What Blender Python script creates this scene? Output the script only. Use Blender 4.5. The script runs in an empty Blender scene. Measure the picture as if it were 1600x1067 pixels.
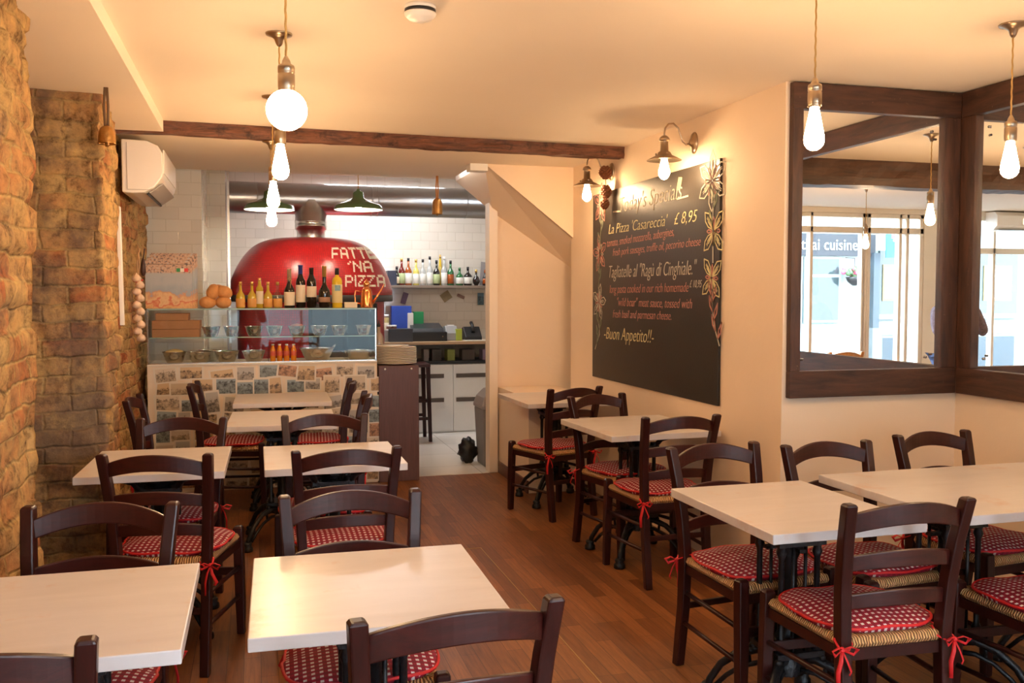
import bpy, bmesh, math, random
from mathutils import Vector, Matrix, noise
PI = math.pi
random.seed(7)
scn = bpy.context.scene
COL = scn.collection

# ------------------------------------------------------------------ camera, world, big lights, exposure
FPX = 1440.0; CAMH = 1.48
PITCH = math.atan((533.5-462)/FPX)
YAW = math.atan(400/FPX*math.cos(PITCH))
cd = bpy.data.cameras.new('camera'); cam = bpy.data.objects.new('camera', cd); COL.objects.link(cam)
cd.sensor_width = 36; cd.lens = 36*FPX/1600; cd.clip_start = 0.02; cd.clip_end = 200
cam.location = (0, 0, CAMH); cam.rotation_euler = (PI/2-PITCH, 0, -YAW)
scn.camera = cam
scn.view_settings.view_transform = 'Standard'; scn.view_settings.look = 'None'
scn.view_settings.gamma = 1; scn.view_settings.use_curve_mapping = False
scn.view_settings.exposure = 1.38
SKY = 7.5          # daylight outside
BULB = 2.7         # scale of every warm lamp
w = bpy.data.worlds.new('sky'); scn.world = w; w.use_nodes = True
wn = w.node_tree.nodes; wl = w.node_tree.links
bg = wn['Background']; tc = wn.new('ShaderNodeTexCoord'); sx = wn.new('ShaderNodeSeparateXYZ'); cr = wn.new('ShaderNodeValToRGB')
wl.new(tc.outputs['Generated'], sx.inputs[0]); wl.new(sx.outputs['Z'], cr.inputs[0]); wl.new(cr.outputs[0], bg.inputs[0])
cr.color_ramp.elements[0].color = (0.80, 0.90, 1.0, 1); cr.color_ramp.elements[1].color = (0.62, 0.80, 1.0, 1)
bg.inputs[1].default_value = SKY
def area(name, loc, rot, sx, sy, power, color, portal=False):
    l = bpy.data.lights.new(name, 'AREA'); l.shape = 'RECTANGLE'; l.size = sx; l.size_y = sy; l.energy = power; l.color = color
    o = bpy.data.objects.new(name, l); COL.objects.link(o); o.location = loc; o.rotation_euler = rot
    if portal: l.cycles.is_portal = True
    return o
# area('shopfront_daylight_portal', (0.45, -1.62, 1.45), (PI/2, 0, 0), 6.0, 2.2, 1, (1, 1, 1), True)

# ------------------------------------------------------------------ helpers
def ray(px, py):
    cy, sy = math.cos(YAW), math.sin(YAW); cp, sp = math.cos(PITCH), math.sin(PITCH)
    f = Vector((sy*cp, cy*cp, -sp)); r = Vector((cy, -sy, 0)); u = r.cross(f)
    return r*((px-800)/FPX)+u*((533.5-py)/FPX)+f
def atY(px, py, Y):
    d = ray(px, py); return Vector((0, 0, CAMH))+d*(Y/d.y)
def atX(px, py, X):
    d = ray(px, py); return Vector((0, 0, CAMH))+d*(X/d.x)
def atZ(px, py, Z):
    d = ray(px, py); return Vector((0, 0, CAMH))+d*((Z-CAMH)/d.z)

class MB:
    def __init__(s): s.v = []; s.f = []; s.sm = []
    def add(s, vs, fs, smooth=False):
        b = len(s.v); s.v += [tuple(v) for v in vs]; s.f += [tuple(b+i for i in f) for f in fs]; s.sm += [smooth]*len(fs); return s
    def box(s, x0, x1, y0, y1, z0, z1, M=None):
        vs = [Vector(p) for p in ((x0,y0,z0),(x1,y0,z0),(x1,y1,z0),(x0,y1,z0),(x0,y0,z1),(x1,y0,z1),(x1,y1,z1),(x0,y1,z1))]
        if M: vs = [M @ v for v in vs]
        return s.add(vs, [(0,3,2,1),(4,5,6,7),(0,1,5,4),(1,2,6,5),(2,3,7,6),(3,0,4,7)])
    def cbox(s, c, sz, M=None):
        T = Matrix.Translation(Vector(c)); T = T @ M if M else T
        a, b, d = sz[0]/2, sz[1]/2, sz[2]/2
        return s.box(-a, a, -b, b, -d, d, T)
    def lathe(s, prof, seg=24, c=(0,0,0), M=None, cap=True, smooth=True):
        vs = []; n = len(prof)
        for r, z in prof:
            for k in range(seg):
                a = 2*PI*k/seg; p = Vector((c[0]+r*math.cos(a), c[1]+r*math.sin(a), c[2]+z)); vs.append(M @ p if M else p)
        fs = []
        for i in range(n-1):
            for k in range(seg):
                k2 = (k+1) % seg; fs.append((i*seg+k, i*seg+k2, (i+1)*seg+k2, (i+1)*seg+k))
        s.add(vs, fs, smooth)
        if cap:
            b = len(s.v)-len(vs)
            s.f.append(tuple(b+k for k in reversed(range(seg)))); s.sm.append(False)
            s.f.append(tuple(b+(n-1)*seg+k for k in range(seg))); s.sm.append(False)
        return s
    def tube(s, pts, rad, seg=8, cap=True, closed=False, flat=1.0):
        pts = [Vector(p) for p in pts]; n = len(pts)
        if not hasattr(rad, '__len__'): rad = [rad]*n
        vs = []; up = None
        for i, p in enumerate(pts):
            a = pts[(i-1) % n] if (closed or i > 0) else p; b = pts[(i+1) % n] if (closed or i < n-1) else p
            t = (b-a)
            t = t.normalized() if t.length > 1e-9 else Vector((0, 0, 1))
            if up is None: up = Vector((0, 0, 1)) if abs(t.z) < 0.9 else Vector((0, 1, 0))
            sd = t.cross(up).normalized(); up = sd.cross(t).normalized()
            for k in range(seg):
                a2 = 2*PI*k/seg; vs.append(p+sd*(math.cos(a2)*rad[i])+up*(math.sin(a2)*rad[i]*flat))
        fs = []
        for i in range(n if closed else n-1):
            j = (i+1) % n
            for k in range(seg):
                k2 = (k+1) % seg; fs.append((i*seg+k, i*seg+k2, j*seg+k2, j*seg+k))
        s.add(vs, fs, True)
        if cap and not closed:
            b = len(s.v)-len(vs)
            s.f.append(tuple(b+k for k in reversed(range(seg)))); s.sm.append(False)
            s.f.append(tuple(b+(n-1)*seg+k for k in range(seg))); s.sm.append(False)
        return s
    def sweep(s, pts, secs, M=None):
        """rectangular bar through pts; secs = (w_x, d_y) per point (cross-section stays axis aligned in x/y for posts)"""
        vs = []
        for p, (a, b) in zip(pts, secs):
            for dx, dy in ((-1,-1),(1,-1),(1,1),(-1,1)): vs.append(Vector((p[0]+dx*a/2, p[1]+dy*b/2, p[2])))
        if M: vs = [M @ v for v in vs]
        n = len(pts); fs = [(3,2,1,0), tuple((n-1)*4+k for k in range(4))]
        for i in range(n-1):
            for k in range(4):
                k2 = (k+1) % 4; fs.append((i*4+k, i*4+k2, (i+1)*4+k2, (i+1)*4+k))
        return s.add(vs, fs)
    def prism(s, poly, t, M):
        """poly = 2D points in local xy, extruded 0..t along local z, placed by M"""
        n = len(poly); vs = [M @ Vector((x, y, 0)) for x, y in poly]+[M @ Vector((x, y, t)) for x, y in poly]
        fs = [tuple(reversed(range(n))), tuple(range(n, 2*n))]+[(i, (i+1) % n, n+(i+1) % n, n+i) for i in range(n)]
        return s.add(vs, fs)
    def ball(s, c, r, seg=16, rings=10, sc=(1,1,1), M=None):
        vs = []; fs = []
        for i in range(1, rings):
            th = PI*i/rings
            for k in range(seg):
                a = 2*PI*k/seg; p = Vector((r*sc[0]*math.sin(th)*math.cos(a), r*sc[1]*math.sin(th)*math.sin(a), r*sc[2]*math.cos(th)))
                vs.append((M @ p if M else p)+Vector(c))
        top = Vector((0,0,r*sc[2])); bot = -top
        vs.append((M @ top if M else top)+Vector(c)); vs.append((M @ bot if M else bot)+Vector(c)); T = len(vs)-2; B = T+1
        for i in range(rings-2):
            for k in range(seg):
                k2 = (k+1) % seg; fs.append((i*seg+k, (i+1)*seg+k, (i+1)*seg+k2, i*seg+k2))
        for k in range(seg):
            k2 = (k+1) % seg; fs.append((T, k, k2)); fs.append((B, (rings-2)*seg+k2, (rings-2)*seg+k))
        return s.add(vs, fs, True)
    def build(s, name, mat, parent=None, bevel=0, segs=2, loc=None, rot=None):
        me = bpy.data.meshes.new(name); me.from_pydata(s.v, [], s.f); me.polygons.foreach_set('use_smooth', s.sm); me.update()
        me.materials.append(mat)
        o = bpy.data.objects.new(name, me); COL.objects.link(o)
        if parent: o.parent = parent
        if loc is not None: o.location = loc
        if rot is not None: o.rotation_euler = rot
        if bevel:
            m = o.modifiers.new('bevel', 'BEVEL'); m.width = bevel; m.segments = segs; m.limit_method = 'ANGLE'; m.angle_limit = 0.7
        return o
def tag(o, label, cat, group=None, kind=None):
    o['label'] = label; o['category'] = cat
    if group: o['group'] = group
    if kind: o['kind'] = kind
    return o
def struct(o, label=None, cat=None):
    o['kind'] = 'structure'
    if label: o['label'] = label
    if cat: o['category'] = cat
    return o
def empty(name, loc, rz=0, rx=0, ry=0):
    o = bpy.data.objects.new(name, None); COL.objects.link(o); o.location = loc; o.rotation_euler = (rx, ry, rz); o.empty_display_size = 0.05; return o
def kids(o): return [c for c in bpy.data.objects if c.parent == o]
def copy_tree(o, parent=None):
    c = o.copy(); COL.objects.link(c)
    if parent: c.parent = parent
    for ch in kids(o): copy_tree(ch, c)
    return c

# ------------------------------------------------------------------ materials
def new_mat(name):
    m = bpy.data.materials.new(name); m.use_nodes = True; nt = m.node_tree
    return m, nt, nt.nodes, nt.links, nt.nodes['Principled BSDF']
def plain(name, col, rough=0.5, metal=0.0, var=0.06, scale=8, bump=0.0, bscale=60, coat=0.0, spec=0.5):
    """every plain surface still gets a little procedural variation"""
    m, nt, N, L, p = new_mat(name)
    t = N.new('ShaderNodeTexCoord'); n = N.new('ShaderNodeTexNoise'); n.inputs['Scale'].default_value = scale; n.inputs['Detail'].default_value = 3
    L.new(t.outputs['Object'], n.inputs['Vector'])
    mx = N.new('ShaderNodeMix'); mx.data_type = 'RGBA'
    a = [max(0, c*(1-var)) for c in col]+[1]; b = [min(1, c*(1+var)) for c in col]+[1]
    mx.inputs['A'].default_value = a; mx.inputs['B'].default_value = b
    L.new(n.outputs['Fac'], mx.inputs['Factor']); L.new(mx.outputs['Result'], p.inputs['Base Color'])
    p.inputs['Roughness'].default_value = rough; p.inputs['Metallic'].default_value = metal
    p.inputs['Specular IOR Level'].default_value = spec
    if coat: p.inputs['Coat Weight'].default_value = coat; p.inputs['Coat Roughness'].default_value = 0.15
    if bump:
        n2 = N.new('ShaderNodeTexNoise'); n2.inputs['Scale'].default_value = bscale; L.new(t.outputs['Object'], n2.inputs['Vector'])
        bp = N.new('ShaderNodeBump'); bp.inputs['Strength'].default_value = bump; bp.inputs['Distance'].default_value = 0.01
        L.new(n2.outputs['Fac'], bp.inputs['Height']); L.new(bp.outputs[0], p.inputs['Normal'])
    return m
def emit(name, col, strength):
    m, nt, N, L, p = new_mat(name); p.inputs['Base Color'].default_value = (*col, 1)
    p.inputs['Emission Color'].default_value = (*col, 1); p.inputs['Emission Strength'].default_value = strength; p.inputs['Roughness'].default_value = 0.2
    return m
def ramp(N, stops):
    r = N.new('ShaderNodeValToRGB'); e = r.color_ramp.elements
    while len(e) < len(stops): e.new(0.5)
    for el, (pos, c) in zip(e, stops): el.position = pos; el.color = (*c, 1)
    return r
def wood(name, c1, c2, axis='X', scale=6, rough=0.4, stretch=12, coat=0.0, bump=0.15, wear=None):
    m, nt, N, L, p = new_mat(name)
    t = N.new('ShaderNodeTexCoord'); mp = N.new('ShaderNodeMapping'); s = [stretch]*3; s['XYZ'.index(axis)] = 1.0
    mp.inputs['Scale'].default_value = s; L.new(t.outputs['Object'], mp.inputs['Vector'])
    n = N.new('ShaderNodeTexNoise'); n.inputs['Scale'].default_value = scale; n.inputs['Detail'].default_value = 6; n.inputs['Roughness'].default_value = 0.65
    n.inputs['Distortion'].default_value = 0.6
    L.new(mp.outputs[0], n.inputs['Vector']); r = ramp(N, [(0.3, c1), (0.7, c2)]); L.new(n.outputs['Fac'], r.inputs[0])
    out = r.outputs[0]
    if wear:
        n3 = N.new('ShaderNodeTexNoise'); n3.inputs['Scale'].default_value = wear[1]; n3.inputs['Detail'].default_value = 5; n3.inputs['Roughness'].default_value = 0.7
        L.new(t.outputs['Object'], n3.inputs['Vector']); r3 = ramp(N, [(wear[2], (0,0,0)), (wear[2]+0.12, (1,1,1))]); L.new(n3.outputs['Fac'], r3.inputs[0])
        mx = N.new('ShaderNodeMix'); mx.data_type = 'RGBA'; mx.inputs['B'].default_value = (*wear[0], 1)
        ml = N.new('ShaderNodeMath'); ml.operation = 'MULTIPLY'; ml.inputs[1].default_value = wear[3]; L.new(r3.outputs[0], ml.inputs[0])
        L.new(ml.outputs[0], mx.inputs['Factor']); L.new(out, mx.inputs['A']); out = mx.outputs['Result']
    L.new(out, p.inputs['Base Color']); p.inputs['Roughness'].default_value = rough
    if coat: p.inputs['Coat Weight'].default_value = coat; p.inputs['Coat Roughness'].default_value = 0.2
    bp = N.new('ShaderNodeBump'); bp.inputs['Strength'].default_value = bump; bp.inputs['Distance'].default_value = 0.004
    L.new(n.outputs['Fac'], bp.inputs['Height']); L.new(bp.outputs[0], p.inputs['Normal'])
    return m
def thin_glass(name, tint=(1,1,1), refl=0.08, rough=0.02):
    m, nt, N, L, p = new_mat(name); N.remove(p)
    tr = N.new('ShaderNodeBsdfTransparent'); tr.inputs[0].default_value = (*tint, 1); g = N.new('ShaderNodeBsdfGlossy'); g.inputs['Roughness'].default_value = rough
    lw = N.new('ShaderNodeLayerWeight'); lw.inputs[0].default_value = 0.5
    pw = N.new('ShaderNodeMath'); pw.operation = 'POWER'; pw.inputs[1].default_value = 5; L.new(lw.outputs['Facing'], pw.inputs[0])
    ad = N.new('ShaderNodeMath'); ad.operation = 'MULTIPLY_ADD'; ad.inputs[1].default_value = 1-refl; ad.inputs[2].default_value = refl; L.new(pw.outputs[0], ad.inputs[0])
    mx = N.new('ShaderNodeMixShader'); L.new(ad.outputs[0], mx.inputs[0]); L.new(tr.outputs[0], mx.inputs[1]); L.new(g.outputs[0], mx.inputs[2])
    L.new(mx.outputs[0], N['Material Output'].inputs[0]); return m
def vec_uv(N, L, src, a, b):
    """combine two object axes into a 2D texture vector"""
    s = N.new('ShaderNodeSeparateXYZ'); L.new(src, s.inputs[0]); c = N.new('ShaderNodeCombineXYZ')
    L.new(s.outputs[a], c.inputs[0]); L.new(s.outputs[b], c.inputs[1]); return c.outputs[0]
def tile_mat(name, a, b, w, h, col, grout, mortar=0.004, offset=0.5, rough=0.12, bump=0.4, var=0.05):
    m, nt, N, L, p = new_mat(name); t = N.new('ShaderNodeTexCoord')
    v = vec_uv(N, L, t.outputs['Object'], a, b)
    br = N.new('ShaderNodeTexBrick'); br.inputs['Scale'].default_value = 1; br.inputs['Brick Width'].default_value = w; br.inputs['Row Height'].default_value = h
    br.inputs['Mortar Size'].default_value = mortar; br.inputs['Mortar Smooth'].default_value = 0.3; br.offset = offset
    br.inputs['Color1'].default_value = (*col, 1); br.inputs['Color2'].default_value = (*[max(0, c*(1-var*2)) for c in col], 1); br.inputs['Mortar'].default_value = (*grout, 1)
    L.new(v, br.inputs['Vector']); L.new(br.outputs['Color'], p.inputs['Base Color']); p.inputs['Roughness'].default_value = rough
    n = N.new('ShaderNodeTexNoise'); n.inputs['Scale'].default_value = 5; L.new(t.outputs['Object'], n.inputs['Vector'])
    iv = N.new('ShaderNodeMath'); iv.operation = 'SUBTRACT'; L.new(n.outputs['Fac'], iv.inputs[0]); L.new(br.outputs['Fac'], iv.inputs[1])
    bp = N.new('ShaderNodeBump'); bp.inputs['Strength'].default_value = bump; bp.inputs['Distance'].default_value = 0.004
    L.new(iv.outputs[0], bp.inputs['Height']); L.new(bp.outputs[0], p.inputs['Normal'])
    return m

M = {}
M['paint'] = plain('cream wall paint', (0.82, 0.66, 0.50), 0.7, var=0.04, scale=2.5, bump=0.12, bscale=25)
M['ceil'] = plain('ceiling paint', (0.84, 0.73, 0.60), 0.8, var=0.03, scale=2)
M['white'] = plain('white paint', (0.82, 0.81, 0.78), 0.45, var=0.03)
M['plastic'] = plain('white plastic', (0.86, 0.82, 0.77), 0.35, var=0.02)
M['darkwood'] = wood('dark stained chair wood', (0.017, 0.0026, 0.002), (0.038, 0.0062, 0.0045), 'Z', 5, 0.36, 10, coat=0.06, bump=0.1, wear=((0.16, 0.07, 0.04), 30, 0.68, 0.5))
M['slatwood'] = wood('dark stained slat wood', (0.022, 0.0034, 0.0025), (0.056, 0.0085, 0.0055), 'X', 5, 0.36, 10, coat=0.06, bump=0.1, wear=((0.16, 0.07, 0.04), 30, 0.7, 0.4))
M['beam'] = wood('rough brown beam', (0.045, 0.016, 0.008), (0.24, 0.09, 0.045), 'X', 7, 0.6, 7, bump=0.9, wear=((0.02, 0.008, 0.005), 9, 0.55, 0.8))
M['frame'] = wood('distressed frame wood', (0.026, 0.010, 0.006), (0.095, 0.038, 0.021), 'X', 4, 0.5, 8, bump=0.4, wear=((0.36, 0.22, 0.12), 32, 0.66, 0.75))
M['frame_z'] = wood('distressed frame wood upright', (0.026, 0.010, 0.006), (0.095, 0.038, 0.021), 'Z', 4, 0.5, 8, bump=0.4, wear=((0.36, 0.22, 0.12), 32, 0.66, 0.75))
M['frame_y'] = wood('distressed frame wood side', (0.026, 0.010, 0.006), (0.095, 0.038, 0.021), 'Y', 4, 0.5, 8, bump=0.4, wear=((0.36, 0.22, 0.12), 32, 0.66, 0.75))
M['top'] = wood('limed table top wood', (0.57, 0.515, 0.49), (0.67, 0.615, 0.59), 'X', 1.6, 0.33, 5, coat=0.1, bump=0.04, wear=((0.58, 0.36, 0.25), 5, 0.58, 0.55))
M['iron'] = plain('black cast iron', (0.012, 0.012, 0.014), 0.38, 0.3, var=0.3, scale=20, bump=0.3, bscale=80)
M['panelwood'] = wood('brown laminate', (0.085, 0.032, 0.024), (0.125, 0.05, 0.036), 'Z', 4, 0.45, 14, bump=0.05)
M['steel'] = plain('brushed steel', (0.62, 0.60, 0.57), 0.22, 1.0, var=0.08, scale=15)
M['duct'] = plain('galvanised duct', (0.45, 0.45, 0.46), 0.30, 1.0, var=0.1, scale=4)
M['nickel'] = plain('aged nickel', (0.50, 0.40, 0.29), 0.28, 1.0, var=0.15, scale=25)
M['brass'] = plain('old brass', (0.55, 0.30, 0.10), 0.35, 1.0, var=0.3, scale=30, bump=0.3)
M['copper'] = plain('copper', (0.85, 0.33, 0.12), 0.22, 1.0, var=0.1)
M['cord'] = plain('gold twisted flex', (0.62, 0.38, 0.12), 0.6, 0.2, bump=0.6, bscale=200)
M['bulb'] = emit('lit bulb glass', (1.0, 0.64, 0.33), 34*BULB)
M['globe'] = emit('lit globe glass', (1.0, 0.71, 0.42), 26*BULB)
M['redpipe'] = plain('red ribbon', (0.62, 0.012, 0.014), 0.55, var=0.1, bump=0.2, bscale=200)
M['green'] = plain('green enamel', (0.10, 0.17, 0.07), 0.25, var=0.05)
M['black'] = plain('black', (0.012, 0.012, 0.013), 0.4, var=0.2)
M['grey'] = plain('grey plastic', (0.25, 0.245, 0.24), 0.5)
M['slate'] = plain('chalkboard black', (0.022, 0.018, 0.015), 0.38, var=0.3, scale=3, bump=0.03)
M['chalk_y'] = plain('yellow chalk', (0.62, 0.55, 0.30), 0.9); M['chalk_w'] = plain('white chalk', (0.52, 0.48, 0.40), 0.9); M['chalk_p'] = plain('pink chalk', (0.50, 0.23, 0.19), 0.9)
M['chalk_g'] = plain('green chalk', (0.22, 0.25, 0.18), 0.9)
M['glass'] = thin_glass('clear glass', (0.97, 0.99, 0.98), 0.035)
M['winglass'] = thin_glass('window glass', (1, 1, 1), 0.05)
M['glassedge'] = plain('green glass edge', (0.30, 0.42, 0.36), 0.15)
M['paper'] = plain('paper', (0.72, 0.66, 0.56), 0.8)
M['cardboard'] = plain('brown cardboard', (0.42, 0.19, 0.085), 0.8, var=0.15)
M['bread'] = plain('crusty bread', (0.60, 0.27, 0.085), 0.75, var=0.45, scale=12, bump=0.5, bscale=40)
M['garlic'] = plain('garlic skin', (0.66, 0.47, 0.33), 0.6, var=0.25, scale=40, bump=0.3)
M['pine'] = plain('pine cone', (0.22, 0.07, 0.025), 0.6, var=0.4, scale=60, bump=0.8, bscale=90)
M['ceramic'] = plain('cream plate glaze', (0.80, 0.70, 0.56), 0.2, var=0.03)
M['mirror'] = plain('mirror glass', (0.93, 0.94, 0.93), 0.0, 1.0, var=0.0)
M['mirror'].node_tree.nodes['Principled BSDF'].inputs['Roughness'].default_value = 0.0

def gingham():
    m, nt, N, L, p = new_mat('red gingham cloth'); t = N.new('ShaderNodeTexCoord'); s = N.new('ShaderNodeSeparateXYZ'); L.new(t.outputs['Object'], s.inputs[0])
    ms = []
    for ax in 'XY':
        mu = N.new('ShaderNodeMath'); mu.operation = 'MULTIPLY'; mu.inputs[1].default_value = 1/0.0215; L.new(s.outputs[ax], mu.inputs[0])
        ad = N.new('ShaderNodeMath'); ad.operation = 'ADD'; ad.inputs[1].default_value = 50; L.new(mu.outputs[0], ad.inputs[0])
        fr = N.new('ShaderNodeMath'); fr.operation = 'FRACT'; L.new(ad.outputs[0], fr.inputs[0])
        gt = N.new('ShaderNodeMath'); gt.operation = 'LESS_THAN'; gt.inputs[1].default_value = 0.44; L.new(fr.outputs[0], gt.inputs[0]); ms.append(gt)
    ml = N.new('ShaderNodeMath'); ml.operation = 'MULTIPLY'; L.new(ms[0].outputs[0], ml.inputs[0]); L.new(ms[1].outputs[0], ml.inputs[1])
    sm = N.new('ShaderNodeMath'); sm.operation = 'ADD'; L.new(ms[0].outputs[0], sm.inputs[0]); L.new(ms[1].outputs[0], sm.inputs[1])
    hf = N.new('ShaderNodeMath'); hf.operation = 'MULTIPLY'; hf.inputs[1].default_value = 0.5; L.new(sm.outputs[0], hf.inputs[0])
    r = ramp(N, [(0.0, (0.20, 0.0015, 0.014)), (0.5, (0.30, 0.004, 0.022))]); L.new(hf.outputs[0], r.inputs[0])
    mx = N.new('ShaderNodeMix'); mx.data_type = 'RGBA'; mx.inputs['B'].default_value = (0.72, 0.62, 0.58, 1)
    L.new(ml.outputs[0], mx.inputs['Factor']); L.new(r.outputs[0], mx.inputs['A']); L.new(mx.outputs['Result'], p.inputs['Base Color']); p.inputs['Roughness'].default_value = 0.8
    n2 = N.new('ShaderNodeTexNoise'); n2.inputs['Scale'].default_value = 22; L.new(t.outputs['Object'], n2.inputs['Vector'])
    bp = N.new('ShaderNodeBump'); bp.inputs['Strength'].default_value = 0.5; bp.inputs['Distance'].default_value = 0.006; L.new(n2.outputs['Fac'], bp.inputs['Height']); L.new(bp.outputs[0], p.inputs['Normal'])
    return m
for q_ in ('darkwood', 'slatwood'): M[q_].node_tree.nodes['Principled BSDF'].inputs['Specular IOR Level'].default_value = 0.38
M['gingham'] = gingham()
def rush():
    m, nt, N, L, p = new_mat('woven rush'); t = N.new('ShaderNodeTexCoord'); s = N.new('ShaderNodeSeparateXYZ'); L.new(t.outputs['Object'], s.inputs[0])
    n = N.new('ShaderNodeTexNoise'); n.inputs['Scale'].default_value = 30; L.new(t.outputs['Object'], n.inputs['Vector'])
    def math_(op, a, b=None):
        q = N.new('ShaderNodeMath'); q.operation = op
        for i, v in enumerate((a, b)):
            if v is None: continue
            if isinstance(v, (int, float)): q.inputs[i].default_value = v
            else: L.new(v, q.inputs[i])
        return q.outputs[0]
    yc = math_('SUBTRACT', s.outputs['Y'], 0.205)
    ax = math_('ABSOLUTE', s.outputs['X']); ay = math_('ABSOLUTE', yc); side = math_('GREATER_THAN', ax, ay)
    mxv = N.new('ShaderNodeMix'); L.new(side, mxv.inputs['Factor']); L.new(s.outputs['X'], mxv.inputs['A']); L.new(yc, mxv.inputs['B'])
    nn = math_('MULTIPLY', n.outputs['Fac'], 0.016); v = math_('ADD', mxv.outputs['Result'], nn)
    sn = math_('SINE', math_('MULTIPLY', v, 2*PI/0.0095)); h = math_('ADD', math_('MULTIPLY', sn, 0.5), 0.5)
    r = ramp(N, [(0.0, (0.12, 0.045, 0.015)), (0.4, (0.60, 0.29, 0.10)), (1.0, (0.92, 0.56, 0.25))]); L.new(h, r.inputs[0])
    n2 = N.new('ShaderNodeTexNoise'); n2.inputs['Scale'].default_value = 60; L.new(t.outputs['Object'], n2.inputs['Vector'])
    mx = N.new('ShaderNodeMix'); mx.data_type = 'RGBA'; mx.blend_type = 'MULTIPLY'; mx.inputs['Factor'].default_value = 0.3
    L.new(r.outputs[0], mx.inputs['A']); L.new(n2.outputs['Color'], mx.inputs['B']); L.new(mx.outputs['Result'], p.inputs['Base Color']); p.inputs['Roughness'].default_value = 0.65
    bp = N.new('ShaderNodeBump'); bp.inputs['Strength'].default_value = 0.9; bp.inputs['Distance'].default_value = 0.004; L.new(h, bp.inputs['Height']); L.new(bp.outputs[0], p.inputs['Normal'])
    return m
M['rush'] = rush()
def brick_mat():
    m, nt, N, L, p = new_mat('old brickwork'); uv = N.new('ShaderNodeUVMap'); uv.uv_map = 'wall'
    t = N.new('ShaderNodeTexCoord')
    n0 = N.new('ShaderNodeTexNoise'); n0.inputs['Scale'].default_value = 5; n0.inputs['Detail'].default_value = 4; L.new(t.outputs['Object'], n0.inputs['Vector'])
    sb = N.new('ShaderNodeVectorMath'); sb.operation = 'SUBTRACT'; sb.inputs[1].default_value = (0.5, 0.5, 0.5); L.new(n0.outputs['Color'], sb.inputs[0])
    sc = N.new('ShaderNodeVectorMath'); sc.operation = 'SCALE'; sc.inputs['Scale'].default_value = 0.06; L.new(sb.outputs[0], sc.inputs[0])
    ad = N.new('ShaderNodeVectorMath'); L.new(uv.outputs[0], ad.inputs[0]); L.new(sc.outputs[0], ad.inputs[1])
    br = N.new('ShaderNodeTexBrick'); br.inputs['Scale'].default_value = 1; br.inputs['Brick Width'].default_value = 0.23; br.inputs['Row Height'].default_value = 0.085
    br.inputs['Mortar Size'].default_value = 0.010; br.inputs['Mortar Smooth'].default_value = 1.0; br.inputs['Bias'].default_value = 0.0
    br.inputs['Color1'].default_value = (0.36, 0.105, 0.040, 1); br.inputs['Color2'].default_value = (0.47, 0.30, 0.125, 1); br.inputs['Mortar'].default_value = (0.44, 0.29, 0.12, 1)
    L.new(ad.outputs[0], br.inputs['Vector'])
    n1 = N.new('ShaderNodeTexNoise'); n1.inputs['Scale'].default_value = 3.2; n1.inputs['Detail'].default_value = 8; n1.inputs['Roughness'].default_value = 0.7; L.new(t.outputs['Object'], n1.inputs['Vector'])
    r1 = ramp(N, [(0.40, (0,0,0)), (0.62, (1,1,1))]); L.new(n1.outputs['Fac'], r1.inputs[0])
    ml = N.new('ShaderNodeMath'); ml.operation = 'MULTIPLY'; ml.inputs[1].default_value = 0.85; L.new(r1.outputs[0], ml.inputs[0])
    mx = N.new('ShaderNodeMix'); mx.data_type = 'RGBA'; mx.inputs['B'].default_value = (0.50, 0.335, 0.135, 1); L.new(ml.outputs[0], mx.inputs['Factor']); L.new(br.outputs['Color'], mx.inputs['A'])
    n2 = N.new('ShaderNodeTexNoise'); n2.inputs['Scale'].default_value = 14; n2.inputs['Detail'].default_value = 8; n2.inputs['Roughness'].default_value = 0.75; L.new(t.outputs['Object'], n2.inputs['Vector'])
    r2 = ramp(N, [(0.34, (0.25, 0.21, 0.20)), (0.50, (0.95, 0.95, 0.95)), (0.72, (1.45, 1.40, 1.25))]); L.new(n2.outputs['Fac'], r2.inputs[0])
    m2 = N.new('ShaderNodeMix'); m2.data_type = 'RGBA'; m2.blend_type = 'MULTIPLY'; m2.inputs['Factor'].default_value = 1; L.new(mx.outputs['Result'], m2.inputs['A']); L.new(r2.outputs[0], m2.inputs['B'])
    # dark brown noise patches, denser around the front of the second pier
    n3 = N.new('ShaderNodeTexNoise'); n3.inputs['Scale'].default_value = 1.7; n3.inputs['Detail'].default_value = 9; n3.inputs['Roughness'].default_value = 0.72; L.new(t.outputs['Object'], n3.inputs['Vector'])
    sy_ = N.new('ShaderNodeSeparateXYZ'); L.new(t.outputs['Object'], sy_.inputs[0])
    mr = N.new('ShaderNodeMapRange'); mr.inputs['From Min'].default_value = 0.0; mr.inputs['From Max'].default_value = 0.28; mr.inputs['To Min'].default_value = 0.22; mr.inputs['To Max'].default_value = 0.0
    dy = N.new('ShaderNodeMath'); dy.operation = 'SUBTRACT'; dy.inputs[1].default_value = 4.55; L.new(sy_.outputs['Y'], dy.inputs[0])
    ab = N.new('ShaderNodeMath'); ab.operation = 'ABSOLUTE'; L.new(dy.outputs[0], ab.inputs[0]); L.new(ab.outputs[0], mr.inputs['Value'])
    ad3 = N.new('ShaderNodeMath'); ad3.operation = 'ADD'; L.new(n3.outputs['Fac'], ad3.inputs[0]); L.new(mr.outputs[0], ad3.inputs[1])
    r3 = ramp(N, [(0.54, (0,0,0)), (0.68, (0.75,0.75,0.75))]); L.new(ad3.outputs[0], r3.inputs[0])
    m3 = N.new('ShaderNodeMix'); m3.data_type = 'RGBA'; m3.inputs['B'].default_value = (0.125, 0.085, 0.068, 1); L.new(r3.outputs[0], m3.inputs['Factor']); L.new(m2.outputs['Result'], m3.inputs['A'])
    L.new(m3.outputs['Result'], p.inputs['Base Color']); p.inputs['Roughness'].default_value = 0.9; p.inputs['Specular IOR Level'].default_value = 0.2
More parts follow.
